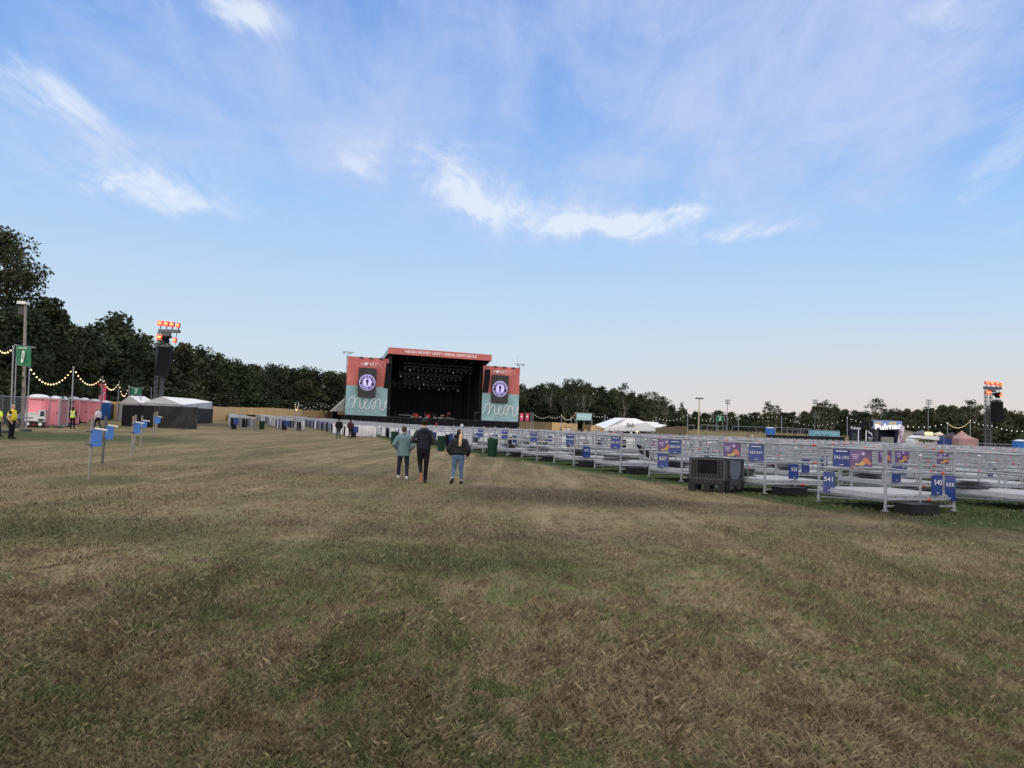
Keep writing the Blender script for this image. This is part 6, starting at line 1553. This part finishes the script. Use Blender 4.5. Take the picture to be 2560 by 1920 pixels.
def hand(mb, w_, d, side, r=.009):
    """palm and five fingers from wrist w_ along d"""
    d = Vector(d).normalized(); s_ = Vector((0,1,0)).cross(d); s_ = s_.normalized() if s_.length > .1 else Vector((1,0,0)); nrm = d.cross(s_); w_ = Vector(w_)
    pa = Vector((0,1,0)); pa = (pa-d*pa.dot(d)).normalized(); inw = Vector((-side,0,0))
    for k, (o, l) in enumerate(((-.027,.062),(-.009,.072),(.009,.068),(.027,.052))):
        a = w_+d*.02+pa*o*.7; b = w_+d*.085+pa*o; c = b+d*l*.55+inw*.010; e = c+d*l*.35+inw*.028
        mb.tube(a, b, .014, None, 8, .012); mb.ball(b, .012, None, 8, 6); mb.tube(b, c, r*1.05, None, 7, r*.95); mb.ball(c, r, None, 7, 5); mb.tube(c, e, r*.95, None, 7, r*.8); mb.ball(e, r*.8, None, 7, 5)
    a = w_+d*.03+pa*.025; b = a+d*.035+pa*.028+inw*.01; c = b+d*.03+pa*.006+inw*.012
    mb.tube(a, b, .013, None, 7, .011); mb.ball(b, .011, None, 7, 5); mb.tube(b, c, .010, None, 7, .008); mb.ball(c, .008, None, 7, 5)
def person(px, py, ptop, rz, label, top, low, shoe, hair, P=None, vox=.016, jl=.90, jw=1.0, sleeve='long', sleevem=None, hairk='short', group=None, base=None, Hm=None, belly=0, fingers=True, extras=None, collar=True, jacket_flare=1.0, trouser_r=1.0, cuff=.09):
    pz = dict(POSE); pz.update(P or {})
    b = base or gp(px, py); H_ = Hm or (H_at(px, ptop, b)-b.z); k = H_/1.765
    e = empty('person', b, rz, label, 'person', group); e.scale = (k, k, k)
    fn = 12 if vox < .02 else 8
    # --- body: one continuous surface
    mb = MB()
    mb.loft([((0,0,.84),.12,.08),((0,0,.92),.155,.105),((0,.0,1.05),.13,.09+belly*.4),((0,0,1.2),.145,.10),((0,0,1.33),.17,.105),((0,0,1.42),.165,.085),((0,0,1.465),.09,.06),((0,0,1.50),.056,.056),((0,.01,1.57),.052,.056)], None, 16)
    R = Matrix.Rotation(pz['yaw'], 3, 'Z'); hc = Vector((0,.015,1.645)); dn = pz.get('down', 0)
    hp = lambda x, y, z: hc + R @ Vector((x, y*math.cos(dn)+z*math.sin(dn)*.3, z-y*math.sin(dn)))
    mb.ball(hc, (.073,.088,.108), None, 16, 10); mb.ball(hp(0,.045,-.06), (.050,.048,.05), None, 10, 8)
    mb.ball(hp(0,.098,-.012), (.012,.020,.018), None, 8, 6); mb.ball(hp(0,.088,-.052), (.024,.012,.009), None, 8, 6)
    for s_ in (-1,1): mb.ball(hp(s_*.074,-.005,-.01), (.012,.02,.03), None, 8, 6)
    for i, s_ in ((0,-1),(1,1)):
        kn, an = pz['legs'][i]; limb(mb, [(s_*pz['hipw'],0,.88), kn, an], [.085,.056,.038], fn)
        f = Vector(pz['foot'][i]).normalized(); a = Vector(an); dwn = Vector((0,0,-1)) if abs(f.z) < .6 else Vector((0,-1,0))
        limb(mb, [a+dwn*.03-f*.03, a+dwn*.045+f*.10, a+dwn*.05+f*.16], [.034,.032,.024], 8)
        el, wr = pz['arms'][i]; limb(mb, [(s_*.165,0,1.40), (s_*.195,-.0,1.375), el, wr], [.05,.05,.038,.025], fn)
        d = Vector(wr)-Vector(el)
        if fingers: hand(mb, wr, d, s_)
        else: mb.ball(Vector(wr)+d.normalized()*.07, (.03,.03,.05), None, 8, 6)
    fuse(mb, 'body', skin, e, min(vox, .009) if fingers else vox, 2)
    # eyes
    em = MB()
    for s_ in (-1,1): em.ball(hp(s_*.028,.078,.008), .012, mat('eye', (.05,.04,.035), .3, 0, 0), 6, 4)
    em.build('eyes', None, e)
    # --- top garment
    mb = MB(); j = jw
    mb.loft([((0,0,jl),.17*j*jacket_flare,.125*j*jacket_flare),((0,0,(jl+1.1)/2),.172*j*(1+jacket_flare)/2,.125*j+belly*.7),((0,belly*.3,1.12),.160*j,.118*j+belly),((0,0,1.25),.175*j,.122*j+belly*.5),((0,0,1.36),.19*j,.120*j),((0,0,1.43),.165*j,.095*j),((0,0,1.475),.10,.078),((0,0,1.50 if collar else 1.48),.070,.068)], None, 20)
    for i, s_ in ((0,-1),(1,1)):
        el, wr = pz['arms'][i]; el = Vector(el); wr = Vector(wr)
        if sleevem is None: 
            if sleeve == 'long': limb(mb, [(s_*.16,0,1.39),(s_*.195,0,1.375), el, el.lerp(wr,.94)], [.068*j,.072*j,.060*j,.042*j], fn)
            elif sleeve == 'short': limb(mb, [(s_*.16,0,1.39),(s_*.20,0,1.37), Vector((s_*.2,0,1.37)).lerp(el,.75)], [.066*j,.068*j,.062*j], fn)
    if pz.get('quilt'):
        for q in range(9): z = .95+q*.05; mb.loft([((0,0,z-.02),.172*j,.122*j),((0,0,z),.184*j,.134*j),((0,0,z+.02),.172*j,.122*j)], None, 20)
    fuse(mb, pz.get('topname','jacket'), top, e, vox*.8, 3 if not pz.get('quilt') else 1)
    if sleevem is not None:
        for i, s_ in ((0,-1),(1,1)):
            el, wr = pz['arms'][i]; el = Vector(el); wr = Vector(wr); mb = MB(); limb(mb, [(s_*.15,0,1.39),(s_*.19,0,1.375), el, el.lerp(wr,.94)], [.064,.066,.055,.038], fn); fuse(mb, 'sleeve', sleevem, e, vox*.8)
    # --- trousers
    mb = MB(); mb.loft([((0,0,.80),.15,.10),((0,-.01,.90),.168,.118),((0,0,1.02),.15,.105)], None, 18)
    for i, s_ in ((0,-1),(1,1)):
        kn, an = pz['legs'][i]; an = Vector(an); kn = Vector(kn); t = 1-(cuff-.09)/.4
        limb(mb, [(s_*pz['hipw'],-.005,.87), Vector((s_*pz['hipw'],0,.87)).lerp(kn,.55), kn, kn.lerp(an,t)], [.098*trouser_r,.085*trouser_r,.067*trouser_r,.052*trouser_r], fn)
    fuse(mb, 'trousers', low, e, vox*.8)
    for i in (0,1):
        an = Vector(pz['legs'][i][1]); f = Vector(pz['foot'][i]).normalized(); dwn = Vector((0,0,-1)) if abs(f.z) < .6 else Vector((0,-1,0)); dwn = (dwn-f*dwn.dot(f)).normalized()
        mb = MB(); limb(mb, [an-f*.035+dwn*.035, an+f*.07+dwn*.045, an+f*.155+dwn*.052], [.046,.046,.035], 10); sh = fuse(mb, 'shoe', shoe[0], e, vox*.7, 2)
        mb = MB(); c = an+f*.065+dwn*.085
        side = f.cross(dwn).normalized(); pts = []
        for t, w_ in ((-.11,.028),(-.08,.042),(.0,.040),(.09,.050),(.15,.040),(.175,.018)): pts.append((t*.95, w_*1.05))
        ring = [c+f*t+side*w_ for t, w_ in pts]+[c+f*t-side*w_ for t, w_ in reversed(pts)]; n = len(ring)
        mb.add([v-dwn*.012 for v in ring]+[v+dwn*.012 for v in ring], [tuple(range(n)), tuple(range(2*n-1,n-1,-1))]+[(i_,i_+n,(i_+1)%n+n,(i_+1)%n) for i_ in range(n)], shoe[1]); mb.build('sole', None, sh)
    # --- hair
    mb = MB()
    if hairk == 'bald': mb.ball(hp(0,-.026,.010),(.086,.092,.100),None,14,8)
    else: mb.ball(hp(0,-.024,.018),(.090,.100,.112),None,16,10)
    if hairk == 'long':
        mb.loft([(hp(0,-.05,.05),.075,.05),(hp(0,-.07,-.05),.085,.055),(hp(0,-.085,-.18),.10,.045),(hp(0,-.10,-.30),.095,.035),(hp(0,-.11,-.38),.07,.022)], None, 14)
    if hairk != 'none': fuse(mb, 'hair', hair, e, vox*.75, 2)
    if extras: extras(e, hp)
    return e
jeans = cm_('blue jeans', (.075,.13,.22)); navyj = cm_('dark navy jeans', (.016,.020,.038)); blk = cm_('black cloth', (.008,.008,.010)); blkj = cm_('black jacket', (.012,.013,.017), .55); tealj = cm_('teal jacket', (.105,.175,.185), .75)
brnh = cm_('brown hair', (.07,.035,.022), .6, .4); drk = cm_('dark hair', (.012,.009,.008), .5, .4); grh = cm_('grey hair', (.35,.33,.32), .7, .3)
whs = cm_('white shoe', (.60,.62,.62), .5); tan = cm_('tan sole', (.30,.14,.055), .6); blks = cm_('black shoe', (.015,.015,.018), .5); grs = cm_('grey sleeve', (.035,.032,.040)); vest = cm_('black quilted vest', (.010,.012,.022), .45)
# man in the teal jacket
def teal_x(e, hp):
    mb = MB(); mb.loft([((0,-.01,1.455),.105,.085),((0,-.02,1.50),.092,.080),((0,-.02,1.545),.085,.075)], None, 16); fuse(mb, 'collar', cm_('teal collar', (.12,.19,.20)), e, .012)
    mb = MB(); mb.ball(hp(0,.055,-.068),(.056,.050,.045),None,10,8); fuse(mb, 'beard', brnh, e, .010)
    for s_, x in ((-1,-.20),(1,.20)): mb = MB(); limb(mb, [(x*.95,.05,.96),(x*.8,.10,.90)],[.045,.03]); 
person(1006,1196,1065,.12,'man in teal jacket with hands in pockets, leftmost of the walking trio',tealj,navyj,(whs,whs),brnh,
       dict(arms=[((-.33,-.09,1.13),(-.20,.09,.96)), ((.32,-.10,1.11),(.20,.09,.94))], legs=[((-.13,.02,.48),(-.15,.10,.10)), ((.13,.0,.48),(.14,-.12,.085))], yaw=-.9), .010, jl=.76, jw=1.28, jacket_flare=1.0, extras=teal_x, trouser_r=1.05)
# tall man
def tall_x(e, hp):
    mb = MB(); mb.loft([((0,-.10,1.36),.10,.045),((0,-.105,1.42),.125,.06),((0,-.07,1.475),.12,.075),((0,-.03,1.51),.09,.08)], None, 16); fuse(mb, 'hood', vest, e, .012)
    mb = MB(); mb.box((0.02,.31,1.17),(.075,.01,.15),blackp,0,-.5); mb.build('phone', None, e)
person(1055,1207,1046,.10,'tall man in black quilted vest with one tan-soled shoe lifted',vest,blk,(blks,tan),drk,
       dict(arms=[((-.33,-.07,1.12),(-.07,.26,1.13)), ((.34,-.08,1.10),(.10,.26,1.12))], legs=[((-.075,.05,.50),(-.04,-.24,.27)), ((.09,.03,.48),(.08,-.05,.085))], foot=[(0,.10,-1),(.1,1,0)], quilt=1, down=.5, topname='vest'), .010, jl=.92, jw=1.12, sleevem=grs, extras=tall_x, trouser_r=.95)
# woman with two-tone hair
def girl_x(e, hp):
    blonde = cm_('blonde hair', (.52,.36,.19), .5, .3)
    mb = MB(); mb.loft([(hp(.030,-.055,.07),.045,.045),(hp(.045,-.072,-.03),.052,.05),(hp(.045,-.13,-.16),.055,.045),(hp(.040,-.185,-.30),.050,.035),(hp(.035,-.20,-.42),.040,.02)], None, 14); mb.ball(hp(.046,-.015,.025),(.050,.098,.100),None,12,8); fuse(mb, 'blonde_hair', blonde, e, .009)
    mb = MB(); mb.loft([(hp(-.035,-.05,.05),.050,.045),(hp(-.050,-.065,-.06),.055,.05),(hp(-.055,-.075,-.20),.05,.035)], None, 12); fuse(mb, 'dark_hair', drk, e, .010)
    mb = MB(); mb.box(hp(0,-.055,.108),(.13,.02,.025),drk,0,.2); mb.build('hair_clip', None, e)
    ws = cm_('white sock', (.65,.64,.64))
    for i, an in enumerate(((-.17,-.13,.17),(.12,.06,.12))): mb = MB(); mb.tube((an[0],an[1],an[2]-.05),(an[0]*.98,an[1]+.02,an[2]+.045),.047,ws,10); mb.build('sock', None, e)
    mb = MB()       # padded seams across the back of the puffer jacket
    limb(mb, [(-.24,-.05,1.02),(0,-.06,.985),(.24,-.05,1.02)],[.07,.075,.07]); limb(mb, [(-.22,-.04,1.13),(0,-.075,1.10),(.22,-.04,1.13)],[.08,.085,.08]); fuse(mb, 'padded_hem', blkj, e, .012)
person(1143,1209,1074,.05,'blonde and dark haired woman in black puffer jacket and blue jeans',blkj,jeans,(blks,blks),drk,
       dict(arms=[((-.33,-.04,1.10),(-.25,.10,.95)), ((.34,-.05,1.10),(.30,.06,.93))], legs=[((-.13,.05,.50),(-.17,-.13,.17)), ((.10,.05,.48),(.12,.06,.10))], foot=[(-.35,.9,-.55),(.15,1,0)], hipw=.10), .010, jl=1.0, jw=1.42, jacket_flare=1.0, extras=girl_x, trouser_r=1.13, cuff=.17)
# the couple further on
person(846,1095,1046,.1,'person in black jacket, hat and dark jeans, left of the distant couple',blk,cm_('slate jeans',(.03,.045,.06)),(blks,blks),drk,dict(arms=[((-.28,-.05,1.13),(-.24,.07,.92)),((.28,-.05,1.13),(.24,.07,.92))],legs=[((-.11,.02,.48),(-.15,-.04,.09)),((.10,.04,.48),(.12,.06,.09))]),.016,jl=.86,jw=1.35,extras=lambda e,hp: (lambda mb: (mb.lathe((0,0,1.70),[(.15,0),(.15,.012),(.09,.02),(.08,.08)],blk,16), mb.build('hat',None,e)))(MB()))
person(875,1096,1049,-.1,'person in maroon brown jacket beside a green bin, right of the distant couple',cm_('maroon cloth',(.055,.028,.032)),cm_('brown trousers',(.04,.025,.028)),(blks,blks),drk,dict(arms=[((-.27,-.04,1.13),(-.2,.09,.95)),((.27,-.04,1.13),(.2,.09,.95))],legs=[((-.09,.02,.48),(-.13,-.06,.10)),((.08,.06,.48),(.07,.10,.09))]),.016,jl=.84,jw=1.25,hairk='long')
# steward in yellow and black, facing right
yb = cm_('yellow shirt',(.72,.52,.03)); 
def yel_x(e, hp):
    mb = MB(); mb.loft([((0,-.02,1.02),.185,.10),((0,-.03,1.25),.19,.105),((0,-.02,1.40),.175,.10)], None, 16); mb.loft([((0,0,1.38),.13,.08),((0,0,1.47),.09,.07)],None,12); fuse(mb, 'black_yoke', blk, e, .014)
    for s_ in (-1,1): mb = MB(); limb(mb,[(s_*.2,0,1.37),(s_*.235,0,1.21)],[.083,.079]); fuse(mb,'dark_sleeve',blk,e,.014); mb = MB(); mb.tube((s_*.232,0,1.24),(s_*.24,0,1.17),.086,cm_('pale armband',(.70,.72,.60)),12); mb.build('armband',None,e)
person(27,1096,1010,-PI/2,'stout grey-haired steward in yellow and black shirt standing side-on',yb,blk,(blks,blks),grh,dict(arms=[((-.26,-.05,1.13),(-.25,.10,.88)),((.26,-.05,1.12),(.25,.10,.87))],topname='shirt',legs=[((-.09,.02,.48),(-.10,.0,.085)),((.09,.0,.48),(.10,-.02,.085))]),.012,jl=.92,jw=1.2,sleeve='short',belly=.06,extras=yel_x,hairk='bald',trouser_r=1.18)
hv = cm_('hi-vis yellow',(.62,.72,.05)); band = mat('reflective band',(.62,.62,.62),.35,.2,0)
def band_x(zs=(1.0,1.12)):
    def f(e, hp):
        for z in zs: mb = MB(); mb.loft([((0,0,z),.20,.15),((0,0,z+.035),.20,.15)],band,18); mb.build('reflective_band',None,e)
        for s_ in (-1,1): mb = MB(); mb.box((s_*.10,-.155,1.27),(.035,.012,.26),band,0,-.05); mb.build('reflective_band',None,e)
    return f
person(180,1071,1016,.15,'dark-haired woman in yellow hi-vis vest seen from behind at the mesh gate',hv,blk,(blks,blks),drk,dict(topname='vest'),.014,jl=.86,jw=1.10,sleevem=blk,extras=band_x(),hairk='long')
person(-8,1091,1015,-.3,'person in hi-vis top at the left edge, only the elbow in frame',hv,blk,(blks,blks),brnh,dict(topname='vest',arms=[((-.28,-.05,1.12),(-.2,.1,1.0)),((.36,-.06,1.13),(.30,.08,.9))]),.014,jl=.86,jw=1.1,sleeve='short')
person(128,1064,1011,PI/2+.3,'thin dark-clad figure standing before the second pink toilet',cm_('dark mixed cloth',(.035,.035,.03)),blk,(blks,blks),drk,None,.016,jl=.86,jw=.95)
person(243,1073,1019,1.2,'woman in white top and black trousers walking past the blue toilet',cm_('white top',(.66,.60,.62)),blk,(blks,blks),cm_('fair hair',(.40,.26,.14)),dict(legs=[((-.09,.16,.50),(-.10,.22,.09)),((.10,-.05,.50),(.12,-.30,.14))],foot=[(0,1,0),(0,.8,-.5)],topname='shirt'),.016,jl=.96,jw=.98)
person(2310,1124,1093,.1,'man in pale blue shirt standing with hands on hips at the serving van',cm_('pale shirt',(.55,.60,.68)),blk,(blks,blks),drk,dict(arms=[((-.38,-.03,1.16),(-.19,.03,1.0)),((.38,-.03,1.16),(.19,.03,1.0))],topname='shirt'),.018,jl=.95,jw=1.15,base=gd(2310,96),Hm=1.78,fingers=False)
# small far people
FP = [(1402,1068,132,'person in dark top at the brown hoarding right of the stage',blk,drk),(1413,1066,134,'left person in white shirt before the pale hoarding',whs,drk),(1421,1066,134,'right person in white shirt before the pale hoarding',whs,drk),
      (1445,1071,136,'person in a dark red top in the gap of the hoarding',cm_('dark red cloth',(.14,.03,.03)),drk),(1452,1070,137,'person in black next to the one in dark red',blk,drk),(1464,1070,130,'person in yellow top under the pale blue sign',yb,drk),(1495,1069,130,'person in pale grey at the left foot of the bar tent',cm_('pale grey cloth',(.30,.33,.38)),drk),(1503,1073,128,'person in pink top at the left foot of the bar tent',cm_('pink cloth',(.55,.16,.16)),brnh),
      (1155,1053,150,'person in white shirt among the pens below the right end of the stage',whs,drk),(1091,1055,140,'person in a red jacket among the pens below the middle of the stage',cm_('red cloth',(.35,.04,.05)),drk),(775,1040,140,'dark-haired person among the left pens by the hoarding',blk,drk),(796,1043,138,'person in red among the left pens',MATS['red cloth'],brnh),
      (1868,1084,150,'person in dark clothes on the bank holding something white',blk,grh),(1881,1082,149,'person in cream jacket on the bank',cm_('cream cloth',(.50,.42,.30)),brnh)]
for x, yt, Y, lb, tp, hr in FP:
    b = gd(x, Y); hz = at(x, yt, Y).z-b.z
    person(x, 0, 0, rt.uniform(-2.5,2.5), lb, tp, blk, (blks,blks), hr, None, .024, jl=.9, base=b, Hm=max(1.55,min(2.0,hz)), fingers=False)
cw = [blk, MATS['pale grey cloth'], cm_('brown cloth',(.10,.06,.045)), MATS['dark red cloth'], blk, whs, blk, MATS['brown cloth']]
CR = ['person in black','person in pale grey','person in a brown top','person in a dark red top','person in black beside the brown top','person in a white shirt','person in black near the lamp','last person in brown']
for i in range(8):
    x = 1524+i*11+rt.uniform(-2,2); b = gd(x, 138+rt.uniform(-2,3))
    person(x, 0, 0, rt.uniform(-3,3), CR[i]+' in the bar queue under the BAR gable', cw[i], blk, (blks,blks), drk if i%3 else brnh, None, .026, jl=.9, base=b, Hm=rt.uniform(1.62,1.85), fingers=False, group='people queueing at the bar')

bpy.data.scenes.remove(TS)
